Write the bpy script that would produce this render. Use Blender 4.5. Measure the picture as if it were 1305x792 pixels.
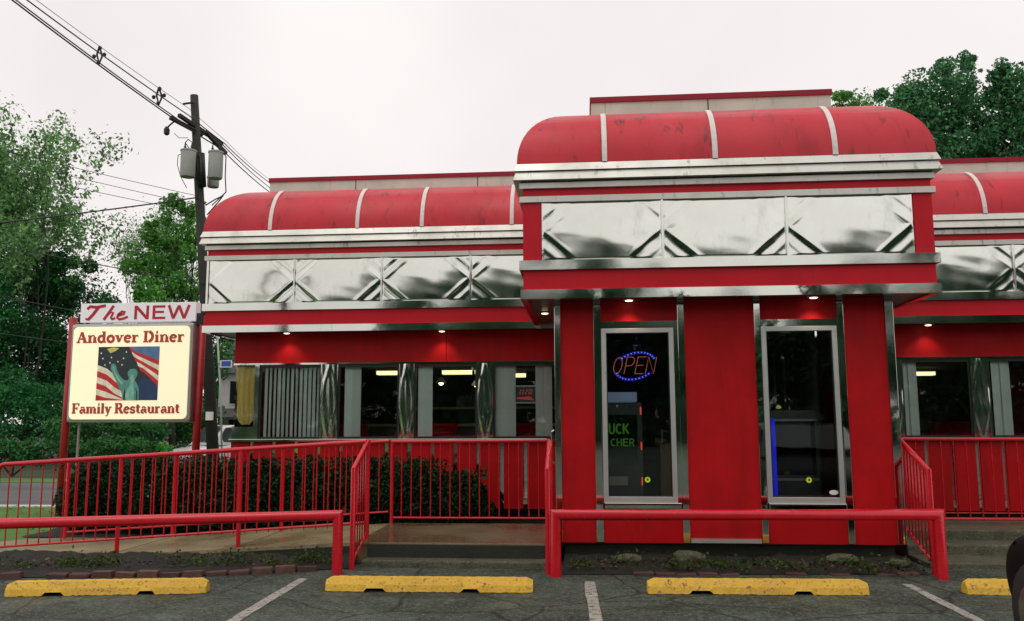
import bpy, bmesh, math, random
import numpy as np
from mathutils import Vector, Matrix
for o in list(bpy.data.objects): bpy.data.objects.remove(o)
S = bpy.context.scene; COL = S.collection
R = math.radians; PI = math.pi
rnd = random.Random(7)

# ------------------------------------------------------------------ camera
CAM_H = 1.53
yaw, pitch, roll = R(4.85), math.atan(139/1080), R(-0.22)
fw = Vector((-math.sin(yaw)*math.cos(pitch), math.cos(yaw)*math.cos(pitch), math.sin(pitch)))
rt = Vector((math.cos(yaw), math.sin(yaw), 0)); up = rt.cross(fw)
rt2 = rt*math.cos(roll) + up*math.sin(roll); up2 = up*math.cos(roll) - rt*math.sin(roll)
cam = bpy.data.cameras.new('camera'); cam.sensor_width = 36; cam.lens = 36*1080/1305
cam.clip_start = .05; cam.clip_end = 2000
co = bpy.data.objects.new('camera', cam); COL.objects.link(co); S.camera = co
m3 = Matrix((rt2, up2, -fw)).transposed()
co.matrix_world = Matrix.Translation((0, 0, CAM_H)) @ m3.to_4x4()

# ------------------------------------------------------------------ world, sun, exposure
SUN_EL, SUN_AZ = R(62), R(200)
W = bpy.data.worlds.new('World'); S.world = W; W.use_nodes = True
nt = W.node_tree; nt.nodes.clear()
out = nt.nodes.new('ShaderNodeOutputWorld'); bg = nt.nodes.new('ShaderNodeBackground')
sky = nt.nodes.new('ShaderNodeTexSky'); sky.sky_type = 'NISHITA'; sky.sun_disc = False
sky.sun_elevation = SUN_EL; sky.sun_rotation = SUN_AZ; sky.dust_density = 4
tc = nt.nodes.new('ShaderNodeTexCoord'); nz = nt.nodes.new('ShaderNodeTexNoise')
nz.inputs['Scale'].default_value = 2.2; nz.inputs['Detail'].default_value = 4; nz.inputs['Roughness'].default_value = .45
cr = nt.nodes.new('ShaderNodeValToRGB')
cr.color_ramp.elements[0].position = .32; cr.color_ramp.elements[0].color = (7.15, 6.62, 6.58, 1)
cr.color_ramp.elements[1].position = .72; cr.color_ramp.elements[1].color = (8.45, 7.95, 7.85, 1)
mx = nt.nodes.new('ShaderNodeMix'); mx.data_type = 'RGBA'; mx.inputs[0].default_value = .95
nt.links.new(tc.outputs['Generated'], nz.inputs['Vector']); nt.links.new(nz.outputs['Fac'], cr.inputs['Fac'])
nt.links.new(sky.outputs[0], mx.inputs[6]); nt.links.new(cr.outputs[0], mx.inputs[7])
nt.links.new(mx.outputs[2], bg.inputs['Color']); bg.inputs['Strength'].default_value = .125
nt.links.new(bg.outputs[0], out.inputs['Surface'])
sl = bpy.data.lights.new('sun', 'SUN'); sl.energy = .5; sl.angle = R(35); sl.color = (1, .96, .92)
so = bpy.data.objects.new('sun', sl); COL.objects.link(so)
so.rotation_euler = (PI/2 - SUN_EL, 0, R(-20)); so.location = (0, -10, 20)
vs = S.view_settings; vs.view_transform = 'Standard'; vs.look = 'None'; vs.gamma = 1; vs.exposure = 0; vs.use_curve_mapping = False
S.render.engine = 'CYCLES'; S.cycles.max_bounces = 8; S.cycles.transparent_max_bounces = 12

# ------------------------------------------------------------------ materials
def nodes(m):
    m.use_nodes = True; t = m.node_tree; b = t.nodes['Principled BSDF']; return t, b
def pmat(name, col, rough=.5, metal=0, var=.12, vscale=3, bump=0, bscale=40, dirt=None, coat=0, rvar=0, objrand=0, island=0, stretch=None, emit=0, spec=None, hue=None):
    m = bpy.data.materials.new(name); t, b = nodes(m); N = t.nodes.new; L = t.links.new
    b.inputs['Metallic'].default_value = metal; b.inputs['Roughness'].default_value = rough
    if coat: b.inputs['Coat Weight'].default_value = coat; b.inputs['Coat Roughness'].default_value = .12
    if spec is not None: b.inputs['Specular IOR Level'].default_value = spec
    tcn = N('ShaderNodeTexCoord'); mp = N('ShaderNodeMapping'); L(tcn.outputs['Object'], mp.inputs['Vector'])
    if stretch: mp.inputs['Scale'].default_value = stretch
    n1 = N('ShaderNodeTexNoise'); n1.inputs['Scale'].default_value = vscale; n1.inputs['Detail'].default_value = 6; n1.inputs['Roughness'].default_value = .65
    L(mp.outputs[0], n1.inputs['Vector'])
    mr = N('ShaderNodeMapRange'); mr.inputs[1].default_value = .3; mr.inputs[2].default_value = .7
    mr.inputs[3].default_value = 1-var; mr.inputs[4].default_value = 1+var; L(n1.outputs['Fac'], mr.inputs[0])
    val = mr.outputs[0]
    def mul(v, src, amt):
        q = N('ShaderNodeMapRange'); q.inputs[3].default_value = 1-amt; q.inputs[4].default_value = 1+amt; L(src, q.inputs[0])
        k = N('ShaderNodeMath'); k.operation = 'MULTIPLY'; L(v, k.inputs[0]); L(q.outputs[0], k.inputs[1]); return k.outputs[0]
    if objrand: oi = N('ShaderNodeObjectInfo'); val = mul(val, oi.outputs['Random'], objrand)
    if island: gi = N('ShaderNodeNewGeometry'); val = mul(val, gi.outputs['Random Per Island'], island)
    mc = N('ShaderNodeMix'); mc.data_type = 'RGBA'; mc.blend_type = 'MULTIPLY'; mc.inputs[0].default_value = 1
    mc.inputs[6].default_value = (*col, 1); L(val, mc.inputs[7]); cur = mc.outputs[2]
    if hue:
        gi2 = N('ShaderNodeNewGeometry'); hm = N('ShaderNodeMix'); hm.data_type = 'RGBA'; L(gi2.outputs['Random Per Island'], hm.inputs[0])
        L(cur, hm.inputs[6]); h2 = N('ShaderNodeMix'); h2.data_type = 'RGBA'; h2.blend_type = 'MULTIPLY'; h2.inputs[0].default_value = 1
        L(cur, h2.inputs[6]); h2.inputs[7].default_value = (*hue, 1); L(h2.outputs[2], hm.inputs[7]); cur = hm.outputs[2]
    for d in (dirt or []):
        dc, sc, thr, soft, amt, st = d
        mp2 = N('ShaderNodeMapping'); L(tcn.outputs['Object'], mp2.inputs['Vector']); mp2.inputs['Scale'].default_value = st
        n2 = N('ShaderNodeTexNoise'); n2.inputs['Scale'].default_value = sc; n2.inputs['Detail'].default_value = 8; n2.inputs['Roughness'].default_value = .7
        L(mp2.outputs[0], n2.inputs['Vector'])
        q = N('ShaderNodeMapRange'); q.inputs[1].default_value = thr; q.inputs[2].default_value = thr+soft; q.inputs[3].default_value = 0; q.inputs[4].default_value = amt
        L(n2.outputs['Fac'], q.inputs[0])
        dm = N('ShaderNodeMix'); dm.data_type = 'RGBA'; L(q.outputs[0], dm.inputs[0]); L(cur, dm.inputs[6]); dm.inputs[7].default_value = (*dc, 1); cur = dm.outputs[2]
        if metal:
            k = N('ShaderNodeMath'); k.operation = 'MULTIPLY_ADD'; L(q.outputs[0], k.inputs[0]); k.inputs[1].default_value = -.6*metal; k.inputs[2].default_value = metal
            k.use_clamp = True; L(k.outputs[0], b.inputs['Metallic'])
    L(cur, b.inputs['Base Color'])
    if rvar:
        q = N('ShaderNodeMapRange'); q.inputs[1].default_value = .35; q.inputs[2].default_value = .65; q.inputs[3].default_value = max(.02, rough-rvar); q.inputs[4].default_value = rough+rvar
        n4 = N('ShaderNodeTexNoise'); n4.inputs['Scale'].default_value = vscale*.6; n4.inputs['Detail'].default_value = 5; L(mp.outputs[0], n4.inputs['Vector'])
        L(n4.outputs['Fac'], q.inputs[0]); L(q.outputs[0], b.inputs['Roughness'])
    if bump:
        n3 = N('ShaderNodeTexNoise'); n3.inputs['Scale'].default_value = bscale; n3.inputs['Detail'].default_value = 6; L(tcn.outputs['Object'], n3.inputs['Vector'])
        bp = N('ShaderNodeBump'); bp.inputs['Strength'].default_value = bump; bp.inputs['Distance'].default_value = .02
        L(n3.outputs['Fac'], bp.inputs['Height']); L(bp.outputs[0], b.inputs['Normal'])
    if emit: b.inputs['Emission Strength'].default_value = emit; L(cur, b.inputs['Emission Color'])
    return m
def emat(name, col, s):
    m = bpy.data.materials.new(name); t, b = nodes(m)
    b.inputs['Base Color'].default_value = (*col, 1); b.inputs['Emission Color'].default_value = (*col, 1); b.inputs['Emission Strength'].default_value = s
    return m
def glass_mat(name, tint=(.93, .97, .95), base=.0):
    m = bpy.data.materials.new(name); m.use_nodes = True; t = m.node_tree; t.nodes.clear(); N = t.nodes.new; L = t.links.new
    o = N('ShaderNodeOutputMaterial'); tr = N('ShaderNodeBsdfTransparent'); tr.inputs[0].default_value = (*tint, 1)
    g = N('ShaderNodeBsdfGlossy'); g.inputs['Roughness'].default_value = .015; g.inputs['Color'].default_value = (.9, .95, .92, 1)
    fr = N('ShaderNodeFresnel'); fr.inputs['IOR'].default_value = 1.5
    tcn = N('ShaderNodeTexCoord'); n = N('ShaderNodeTexNoise'); n.inputs['Scale'].default_value = 1.3; L(tcn.outputs['Object'], n.inputs['Vector'])
    bp = N('ShaderNodeBump'); bp.inputs['Strength'].default_value = .06; bp.inputs['Distance'].default_value = .05; L(n.outputs['Fac'], bp.inputs['Height'])
    L(bp.outputs[0], g.inputs['Normal'])
    ad = N('ShaderNodeMath'); ad.operation = 'ADD'; L(fr.outputs[0], ad.inputs[0]); ad.inputs[1].default_value = base
    mxs = N('ShaderNodeMixShader'); L(ad.outputs[0], mxs.inputs[0]); L(tr.outputs[0], mxs.inputs[1]); L(g.outputs[0], mxs.inputs[2]); L(mxs.outputs[0], o.inputs[0])
    return m
def leaf_mat(name, col, isl=.55, hue=(1.5, 1.15, .7), trans=.35):
    m = pmat(name, col, rough=.55, var=.45, vscale=.55, island=isl, hue=hue, spec=.25)
    t = m.node_tree; b = t.nodes['Principled BSDF']; N = t.nodes.new; L = t.links.new
    tl = N('ShaderNodeBsdfTranslucent'); src = b.inputs['Base Color'].links[0].from_socket; L(src, tl.inputs[0])
    mxs = N('ShaderNodeMixShader'); mxs.inputs[0].default_value = trans; L(b.outputs[0], mxs.inputs[1]); L(tl.outputs[0], mxs.inputs[2])
    L(mxs.outputs[0], t.nodes['Material Output'].inputs[0]); return m

RED = (.56, .0055, .016)
M = {}
M['red_wall'] = pmat('red_wall', (.47, .0035, .0065), rough=.55, spec=.2, var=.14, vscale=2.2, dirt=[((.20, .005, .008), 1.5, .50, .25, .55, (5, 5, .6))], bump=.04, bscale=25, rvar=.1)
M['red_fascia'] = pmat('red_fascia', RED, rough=.45, spec=.28, var=.08, vscale=3, dirt=[((.2, .01, .015), 2.5, .58, .2, .5, (6, 6, .5))], rvar=.08)
M['red_roof'] = pmat('red_roof', (.60, .024, .040), rough=.45, spec=.4, var=.1, vscale=1.6, dirt=[((.36, .014, .024), 1.3, .52, .14, .6, (1.4, 1, .6)), ((.14, .014, .018), 3.2, .575, .07, .7, (2.4, 1.5, .55)), ((.6, .12, .13), 9, .66, .08, .35, (1, 1, .4))], rvar=.12, bump=.05, bscale=6)
M['red_rail'] = pmat('red_rail', (.60, .006, .018), rough=.25, spec=.65, var=.08, vscale=8, dirt=[((.25, .02, .02), 14, .62, .1, .6, (1, 1, 1)), ((.08, .04, .025), 30, .7, .05, .8, (1, 1, .6))], rvar=.08, bump=.05, bscale=30)
M['chrome'] = pmat('chrome', (.66, .70, .63), rough=.06, metal=1, var=.06, vscale=2, dirt=[((.10, .12, .10), 3.0, .62, .16, .5, (3, 3, .8)), ((.35, .34, .27), 11, .62, .2, .3, (1, 1, .25))], rvar=.04, bump=.02, bscale=4)
M['chrome_cornice'] = pmat('chrome_cornice', (.66, .665, .60), rough=.42, metal=.6, var=.07, vscale=3, dirt=[((.10, .11, .09), 5, .58, .14, .75, (2.5, 3, .6)), ((.30, .29, .24), 2, .55, .25, .4, (1.5, 1, 1))], rvar=.12, bump=.05, bscale=8)
M['diamond'] = pmat('diamond', (.74, .77, .70), rough=.085, metal=1, var=.05, vscale=3, dirt=[((.33, .32, .27), 4, .55, .3, .35, (1, 1, .4))], rvar=.03)
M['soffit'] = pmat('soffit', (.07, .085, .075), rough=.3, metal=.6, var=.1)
M['white_strip'] = pmat('white_strip', (.78, .74, .69), rough=.5, var=.1, vscale=6, dirt=[((.35, .3, .26), 9, .6, .15, .6, (2, 2, .6))])
M['parapet'] = pmat('parapet', (.60, .645, .54), rough=.65, var=.12, vscale=2, dirt=[((.16, .15, .12), 4, .57, .2, .7, (4, 4, .5))])
M['red_cap'] = pmat('red_cap', (.30, .012, .03), rough=.5, var=.15, spec=.3)
M['alu'] = pmat('alu', (.60, .61, .58), rough=.38, metal=.7, var=.06, dirt=[((.2, .2, .18), 9, .62, .15, .5, (1, 1, .5))])
M['dark_metal'] = pmat('dark_metal', (.03, .035, .03), rough=.4, metal=.6)
M['glass'] = glass_mat('glass')
M['dark_glass'] = glass_mat('dark_glass', (.25, .3, .28), .05)
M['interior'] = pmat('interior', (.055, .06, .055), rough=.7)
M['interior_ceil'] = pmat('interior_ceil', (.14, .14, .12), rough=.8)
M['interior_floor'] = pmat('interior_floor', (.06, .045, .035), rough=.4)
M['blind'] = pmat('blind', (.86, .94, .91), rough=.7, var=.08, objrand=.12)
M['gold'] = pmat('gold', (.95, .70, .23), rough=.6, var=.15, vscale=12, stretch=(6, 6, 1))
M['fluor'] = emat('fluor', (1, .84, .45), 1.5)
M['pend'] = emat('pend', (1, .85, .5), 4)
M['lamp'] = emat('lamp', (1, .85, .58), 4)
M['asphalt'] = None
M['concrete'] = pmat('concrete', (.27, .225, .12), rough=.5, var=.3, vscale=1.6, dirt=[((.16, .11, .05), 1.2, .5, .22, .8, (1, 1, 1)), ((.06, .07, .04), 5, .6, .15, .6, (1, 1, 1)), ((.36, .31, .2), 40, .55, .06, .5, (1, 1, 1)), ((.05, .04, .02), 34, .55, .06, .5, (1, 1, 1))], bump=.3, bscale=50, rvar=.3)
M['concrete_wet'] = pmat('concrete_wet', (.15, .115, .06), rough=.26, var=.3, vscale=1.6, dirt=[((.10, .05, .03), 1.0, .48, .2, .9, (.6, 1.5, 1)), ((.05, .045, .025), 36, .55, .06, .5, (1, 1, 1))], bump=.12, bscale=40, rvar=.2)
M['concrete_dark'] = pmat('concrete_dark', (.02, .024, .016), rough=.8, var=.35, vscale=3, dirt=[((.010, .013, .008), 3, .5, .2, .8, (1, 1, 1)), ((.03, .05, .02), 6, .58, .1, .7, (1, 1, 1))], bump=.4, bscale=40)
M['concrete_step'] = pmat('concrete_step', (.085, .088, .05), rough=.55, var=.3, vscale=3, dirt=[((.05, .055, .035), 2.5, .5, .2, .8, (1, 1, 1)), ((.26, .26, .17), 40, .56, .06, .6, (1, 1, 1)), ((.015, .018, .01), 28, .54, .06, .7, (1, 1, 1))], bump=.35, bscale=60, rvar=.2)
M['brick'] = pmat('brick', (.12, .052, .040), rough=.75, var=.3, vscale=14, objrand=.35, dirt=[((.04, .045, .03), 7, .52, .15, .85, (1, 1, 1))], bump=.5, bscale=60)
M['soil'] = pmat('soil', (.016, .017, .011), rough=.9, var=.4, vscale=9, bump=.8, bscale=30)
M['yellow'] = pmat('yellow', (.78, .47, .045), rough=.6, var=.12, vscale=6, dirt=[((.45, .25, .05), 3, .52, .2, .6, (1, 1, 1)), ((.13, .10, .06), 15, .595, .05, .9, (1, 1, 1)), ((.2, .11, .05), 34, .57, .06, .75, (1, 1, 1))], bump=.4, bscale=50)
M['wood_pole'] = pmat('wood_pole', (.035, .035, .028), rough=.85, var=.3, vscale=5, stretch=(6, 6, .5), bump=.3)
M['can'] = pmat('can', (.40, .42, .39), rough=.45, var=.12, vscale=2, dirt=[((.15, .13, .1), 3, .6, .2, .5, (2, 2, .5))])
M['wire'] = pmat('wire', (.035, .04, .04), rough=.5)
M['bark'] = pmat('bark', (.045, .042, .032), rough=.9, var=.35, vscale=8, stretch=(3, 3, .6), bump=.4)
M['leaf_dark'] = leaf_mat('leaf_dark', (.030, .165, .062), hue=(1.35, 1.2, .8))
M['leaf_mid'] = leaf_mat('leaf_mid', (.040, .165, .055), hue=(1.35, 1.2, .8))
M['leaf_bright'] = leaf_mat('leaf_bright', (.10, .31, .075), hue=(1.4, 1.2, .8))
M['leaf_spring'] = leaf_mat('leaf_spring', (.17, .36, .14), hue=(1.15, 1.1, .95), trans=.4)
M['leaf_yew'] = leaf_mat('leaf_yew', (.008, .028, .012), hue=(1.5, 1.6, .9), trans=.15)
M['leaf_weed'] = leaf_mat('leaf_weed', (.05, .10, .025))
M['leaf_right'] = leaf_mat('leaf_right', (.070, .235, .115), hue=(1.3, 1.15, .8))
M['leaf_far'] = leaf_mat('leaf_far', (.055, .150, .085), hue=(1.2, 1.1, .9))
M['grass'] = pmat('grass', (.075, .19, .030), rough=.9, var=.3, vscale=1.2, dirt=[((.03, .06, .015), .7, .5, .2, .7, (1, 1, 1))], bump=.6, bscale=40)
M['forest_floor'] = pmat('forest_floor', (.025, .05, .015), rough=.95, var=.4, vscale=.6, bump=.8, bscale=8)
M['sign_white'] = pmat('sign_white', (.72, .70, .72), rough=.4, var=.03, emit=.34)
M['sign_cream'] = pmat('sign_cream', (.95, .85, .57), rough=.35, var=.03, vscale=1.5, emit=.62)
M['sign_red'] = pmat('sign_red', (.42, .012, .028), rough=.4, var=.04, emit=.16)
M['sign_brick'] = pmat('sign_brick', (.42, .06, .03), rough=.4, var=.04, emit=.22)
M['sign_frame'] = pmat('sign_frame', (.45, .46, .43), rough=.45, metal=.5, var=.1, dirt=[((.15, .12, .08), 5, .6, .15, .6, (1, 1, 1))])
M['post_red'] = pmat('post_red', (.42, .016, .02), rough=.45, var=.15, vscale=6, dirt=[((.12, .02, .015), 6, .58, .15, .6, (1, 1, .4))])
def prt(n, c): M[n] = pmat(n, c, rough=.4, var=.25, vscale=9, emit=.25)
for n, c in (('pr_dark', (.02, .03, .035)), ('pr_blue', (.08, .16, .30)), ('pr_red', (.5, .025, .03)), ('pr_white', (.72, .66, .50)), ('pr_teal', (.09, .26, .21)), ('pr_teal2', (.20, .42, .34)), ('pr_yel', (.6, .55, .12)), ('pr_navy', (.02, .04, .10))): prt(n, c)
M['car_glass'] = pmat('car_glass', (.04, .05, .055), rough=.06, spec=1.0, var=.05)
M['tyre'] = pmat('tyre', (.015, .015, .015), rough=.8)
M['black_paint'] = pmat('black_paint', (.004, .004, .005), rough=.6, spec=.12, coat=.0, var=.05)
M['white_paint'] = pmat('white_paint', (.62, .63, .63), rough=.3, coat=.5, var=.03)
M['black_plastic'] = pmat('black_plastic', (.012, .012, .012), rough=.55)
M['headlight'] = pmat('headlight', (.5, .52, .55), rough=.1, metal=.8)
M['rim'] = pmat('rim', (.4, .41, .42), rough=.3, metal=.9)
M['taillight'] = pmat('taillight', (.35, .01, .01), rough=.2)
M['siding'] = pmat('siding', (.80, .80, .78), rough=.7, var=.08)
M['shingle'] = pmat('shingle', (.09, .09, .085), rough=.9, var=.25, vscale=6)
M['blue_sign'] = pmat('blue_sign', (.02, .09, .42), rough=.4)
M['white_flat'] = pmat('white_flat', (.75, .75, .72), rough=.5)
M['neon_red'] = emat('neon_red', (.75, .16, .12), .24)
M['neon_blue'] = emat('neon_blue', (.015, .02, .9), .36)
M['led_pale'] = emat('led_pale', (.3, .4, 1), .7)
M['led_red'] = emat('led_red', (.9, .12, .06), .5)
M['green_print'] = emat('green_print', (.10, .36, .02), .10)
M['machine'] = pmat('machine', (.05, .055, .055), rough=.35)
M['machine_top'] = pmat('machine_top', (.25, .32, .5), rough=.4, emit=.15)
M['tan_wood'] = pmat('tan_wood', (.22, .14, .06), rough=.5)
M['steel_in'] = pmat('steel_in', (.3, .31, .3), rough=.35, metal=.8)
M['sticker'] = emat('sticker', (.42, .55, .02), .3)
M['poster_red'] = emat('poster_red', (.5, .06, .05), .3)

def asphalt():
    m = pmat('asphalt', (.074, .096, .072), rough=.72, var=.5, vscale=1.3, bump=1.0, bscale=30, rvar=.2, spec=.3,
             dirt=[((.024, .032, .024), .7, .47, .12, .8, (1, 1, 1)), ((.030, .042, .030), 5, .47, .1, .55, (1, 1, 1)), ((.13, .155, .125), 13, .53, .06, .45, (1, 1, 1)), ((.010, .015, .010), 19, .53, .07, .65, (1, 1, 1)), ((.22, .245, .215), 28, .55, .05, .6, (1, 1, 1)), ((.006, .009, .006), 44, .54, .06, .6, (1, 1, 1)), ((.012, .016, .011), .35, .55, .06, .55, (1, 2.5, 1))])
    t = m.node_tree; b = t.nodes['Principled BSDF']; N = t.nodes.new; L = t.links.new
    tcn = N('ShaderNodeTexCoord'); ns = N('ShaderNodeTexNoise'); ns.inputs['Scale'].default_value = 2.2; ns.inputs['Detail'].default_value = 5
    L(tcn.outputs['Object'], ns.inputs['Vector'])
    ad = N('ShaderNodeMix'); ad.data_type = 'RGBA'; ad.inputs[0].default_value = .13; L(tcn.outputs['Object'], ad.inputs[6]); L(ns.outputs['Color'], ad.inputs[7])
    v = N('ShaderNodeTexVoronoi'); v.feature = 'DISTANCE_TO_EDGE'; v.inputs['Scale'].default_value = .75; L(ad.outputs[2], v.inputs['Vector'])
    q = N('ShaderNodeMapRange'); q.inputs[1].default_value = .003; q.inputs[2].default_value = .011; q.inputs[3].default_value = .75; q.inputs[4].default_value = 0; L(v.outputs['Distance'], q.inputs[0])
    src = b.inputs['Base Color'].links[0].from_socket
    dm = N('ShaderNodeMix'); dm.data_type = 'RGBA'; L(q.outputs[0], dm.inputs[0]); L(src, dm.inputs[6]); dm.inputs[7].default_value = (.012, .012, .011, 1); L(dm.outputs[2], b.inputs['Base Color'])
    return m
M['asphalt'] = asphalt()
M['line_paint'] = pmat('line_paint', (.42, .40, .34), rough=.7, var=.2, vscale=5, bump=.9, bscale=75, dirt=[((.06, .06, .058), 18, .52, .08, .9, (1, 1, 1)), ((.06, .06, .058), 80, .56, .06, .8, (1, 1, 1))])
M['road'] = pmat('road', (.10, .11, .11), rough=.5, var=.2, vscale=.8, stretch=(.3, 2, 1), rvar=.15)

# ------------------------------------------------------------------ mesh helpers
class MB:
    def __init__(s): s.v = []; s.f = []; s.sm = False
    def add(s, vs, fs):
        n = len(s.v); s.v += [tuple(p) for p in vs]; s.f += [tuple(i+n for i in f) for f in fs]; return s
    def box(s, x0, x1, y0, y1, z0, z1):
        return s.add([(x0, y0, z0), (x1, y0, z0), (x1, y1, z0), (x0, y1, z0), (x0, y0, z1), (x1, y0, z1), (x1, y1, z1), (x0, y1, z1)],
                     [(0, 3, 2, 1), (4, 5, 6, 7), (0, 1, 5, 4), (1, 2, 6, 5), (2, 3, 7, 6), (3, 0, 4, 7)])
    def quad(s, a, b, c, d): return s.add([a, b, c, d], [(0, 1, 2, 3)])
    def tube(s, pts, r, n=10, cap=True):
        P = [Vector(p) for p in pts]; rs = r if isinstance(r, (list, tuple)) else [r]*len(P)
        base = len(s.v); prev = None
        for i, p in enumerate(P):
            d0 = (p-P[i-1]).normalized() if i > 0 else None; d1 = (P[i+1]-p).normalized() if i < len(P)-1 else None
            d = d0 if d1 is None else d1 if d0 is None else (d0+d1)
            if d.length < 1e-6: d = d0
            d = d.normalized()
            sc = 1.0
            if d0 is not None and d1 is not None: sc = 1/max(.5, d.dot(d1))
            if prev is None: u = d.orthogonal().normalized()
            else: u = (prev - d*prev.dot(d)); u = u.normalized() if u.length > 1e-6 else d.orthogonal().normalized()
            w = d.cross(u); prev = u
            # mitre stretch direction
            md = None
            if sc > 1.001: md = (d1-d0).normalized()
            for k in range(n):
                a = 2*PI*k/n; off = (u*math.cos(a)+w*math.sin(a))*rs[i]
                if md is not None: off = off + md*(off.dot(md)*(sc-1))
                s.v.append(tuple(p+off))
        for i in range(len(P)-1):
            for k in range(n):
                a = base+i*n+k; b = base+i*n+(k+1) % n
                s.f.append((a, b, b+n, a+n))
        if cap:
            s.f.append(tuple(base+k for k in range(n))[::-1]); e = base+(len(P)-1)*n; s.f.append(tuple(e+k for k in range(n)))
        return s
    def lathe(s, prof, c=(0, 0, 0), axis='z', n=20):
        base = len(s.v); ax = {'z': lambda r, h, a: (c[0]+r*math.cos(a), c[1]+r*math.sin(a), c[2]+h),
                               'x': lambda r, h, a: (c[0]+h, c[1]+r*math.cos(a), c[2]+r*math.sin(a)),
                               'y': lambda r, h, a: (c[0]+r*math.cos(a), c[1]+h, c[2]+r*math.sin(a))}[axis]
        for (r, h) in prof:
            for k in range(n): s.v.append(ax(r, h, 2*PI*k/n))
        for i in range(len(prof)-1):
            for k in range(n):
                a = base+i*n+k; b = base+i*n+(k+1) % n; s.f.append((a, b, b+n, a+n))
        s.f.append(tuple(base+k for k in range(n))[::-1]); e = base+(len(prof)-1)*n; s.f.append(tuple(e+k for k in range(n)))
        return s
    def ring(s, prof, x0, x1, y0, yb, closed=True):
        base = len(s.v); n = len(prof)
        for (o, z) in prof: s.v += [(x0-o, yb, z), (x0-o, y0-o, z), (x1+o, y0-o, z), (x1+o, yb, z)]
        for i in range(n if closed else n-1):
            j = (i+1) % n
            for k in range(3): s.f.append((base+i*4+k, base+i*4+k+1, base+j*4+k+1, base+j*4+k))
        return s
    def poly(s, pts, y0, y1):
        """extrude an x,z outline between y0 (front) and y1"""
        n = len(pts); v = [(p[0], y0, p[1]) for p in pts]+[(p[0], y1, p[1]) for p in pts]
        f = [tuple(range(n)), tuple(range(2*n-1, n-1, -1))]+[(i, (i+1) % n+0, (i+1) % n+n, i+n) for i in range(n)]
        return s.add(v, f)
    def mesh(s, name, mat, smooth=False, bevel=0, fix=True):
        me = bpy.data.meshes.new(name); me.from_pydata(s.v, [], s.f)
        if bevel or fix:
            bm = bmesh.new(); bm.from_mesh(me)
            if fix: bmesh.ops.recalc_face_normals(bm, faces=bm.faces)
            if bevel: bmesh.ops.bevel(bm, geom=[e for e in bm.edges if len(e.link_faces) == 2 and e.calc_face_angle(0) > .5], offset=bevel, segments=2, affect='EDGES', profile=.6)
            bm.to_mesh(me); bm.free()
        if smooth: me.polygons.foreach_set('use_smooth', [True]*len(me.polygons))
        me.materials.append(M[mat] if isinstance(mat, str) else mat); me.update(); return me
    def build(s, name, mat, parent=None, smooth=False, bevel=0, fix=True):
        return link(name, s.mesh(name, mat, smooth, bevel, fix), parent)
WORLD = {}
def link(name, me, parent=None, loc=(0, 0, 0)):
    o = bpy.data.objects.new(name, me); COL.objects.link(o)
    L = Vector(loc)
    if parent is not None:
        o.parent = parent; o.location = L - WORLD.get(parent.name, Vector((0, 0, 0)))
    else: o.location = L
    WORLD[o.name] = L.copy(); return o
def thing(name, label, cat, loc, group=None):
    o = bpy.data.objects.new(name, None); COL.objects.link(o); o.empty_display_size = .2; o.location = loc
    WORLD[o.name] = Vector(loc); o['label'] = label; o['category'] = cat
    if group: o['group'] = group
    return o
def tag(o, label, cat, group=None):
    o['label'] = label; o['category'] = cat
    if group: o['group'] = group
    return o
def struct(o): o['kind'] = 'structure'; return o
def box(name, mat, parent, *a, bevel=0): return MB().box(*a).build(name, mat, parent, bevel=bevel)
def smooth_auto(o, ang=40):
    me = o.data; me.polygons.foreach_set('use_smooth', [True]*len(me.polygons))
    try: me.set_sharp_from_angle(angle=R(ang))
    except Exception: pass
    return o

# ------------------------------------------------------------------ ground, lot, road
def sheet(name, mat, x0, x1, y0, y1, nx, ny, zf):
    mb = MB(); 
    for j in range(ny+1):
        for i in range(nx+1):
            x = x0+(x1-x0)*i/nx; y = y0+(y1-y0)*j/ny; mb.v.append((x, y, zf(x, y)))
    for j in range(ny):
        for i in range(nx):
            a = j*(nx+1)+i; mb.f.append((a, a+1, a+nx+2, a+nx+1))
    return struct(mb.build(name, mat, fix=False))
def sst(a, b, x): t = min(1, max(0, (x-a)/(b-a))); return t*t*(3-2*t)
sheet('ground', 'forest_floor', -500, 500, -500, 500, 40, 500, lambda x, y: -.06-.5*sst(22, 28, y))
struct(MB().add([(-9.0, -60, 0), (40, -60, 0), (40, 12.4, 0), (-6.1, 12.4, 0), (-6.1, 9.25, 0), (-9.0, 8.9, 0)], [(0, 1, 2, 3, 4, 5)]).build('parking_lot', 'asphalt', fix=False))
struct(MB().quad((-60, -60, -.01), (-8.9, -60, -.01), (-8.9, 7, -.01), (-60, 7, -.01)).build('lawn', 'grass', fix=False))
struct(MB().quad((-60, 6.9, -.006), (-7.2, 6.9, -.006), (-5.6, 14.9, -.006), (-60, 14.9, -.006)).build('lawn_verge', 'grass', fix=False))
struct(MB().quad((-90, 15.05, -.02), (-5.3, 15.05, -.02), (-5.3, 20.8, -.02), (-90, 20.8, -.02)).build('road', 'road', fix=False))
struct(MB().box(-90, -5.3, 14.85, 15.0, -.05, .02).build('road_kerb', 'white_strip'))
struct(MB().quad((-90, 20.85, -.015), (-5.3, 20.85, -.015), (-5.3, 22.6, -.03), (-90, 22.6, -.03)).build('far_verge', 'grass', fix=False))
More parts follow.
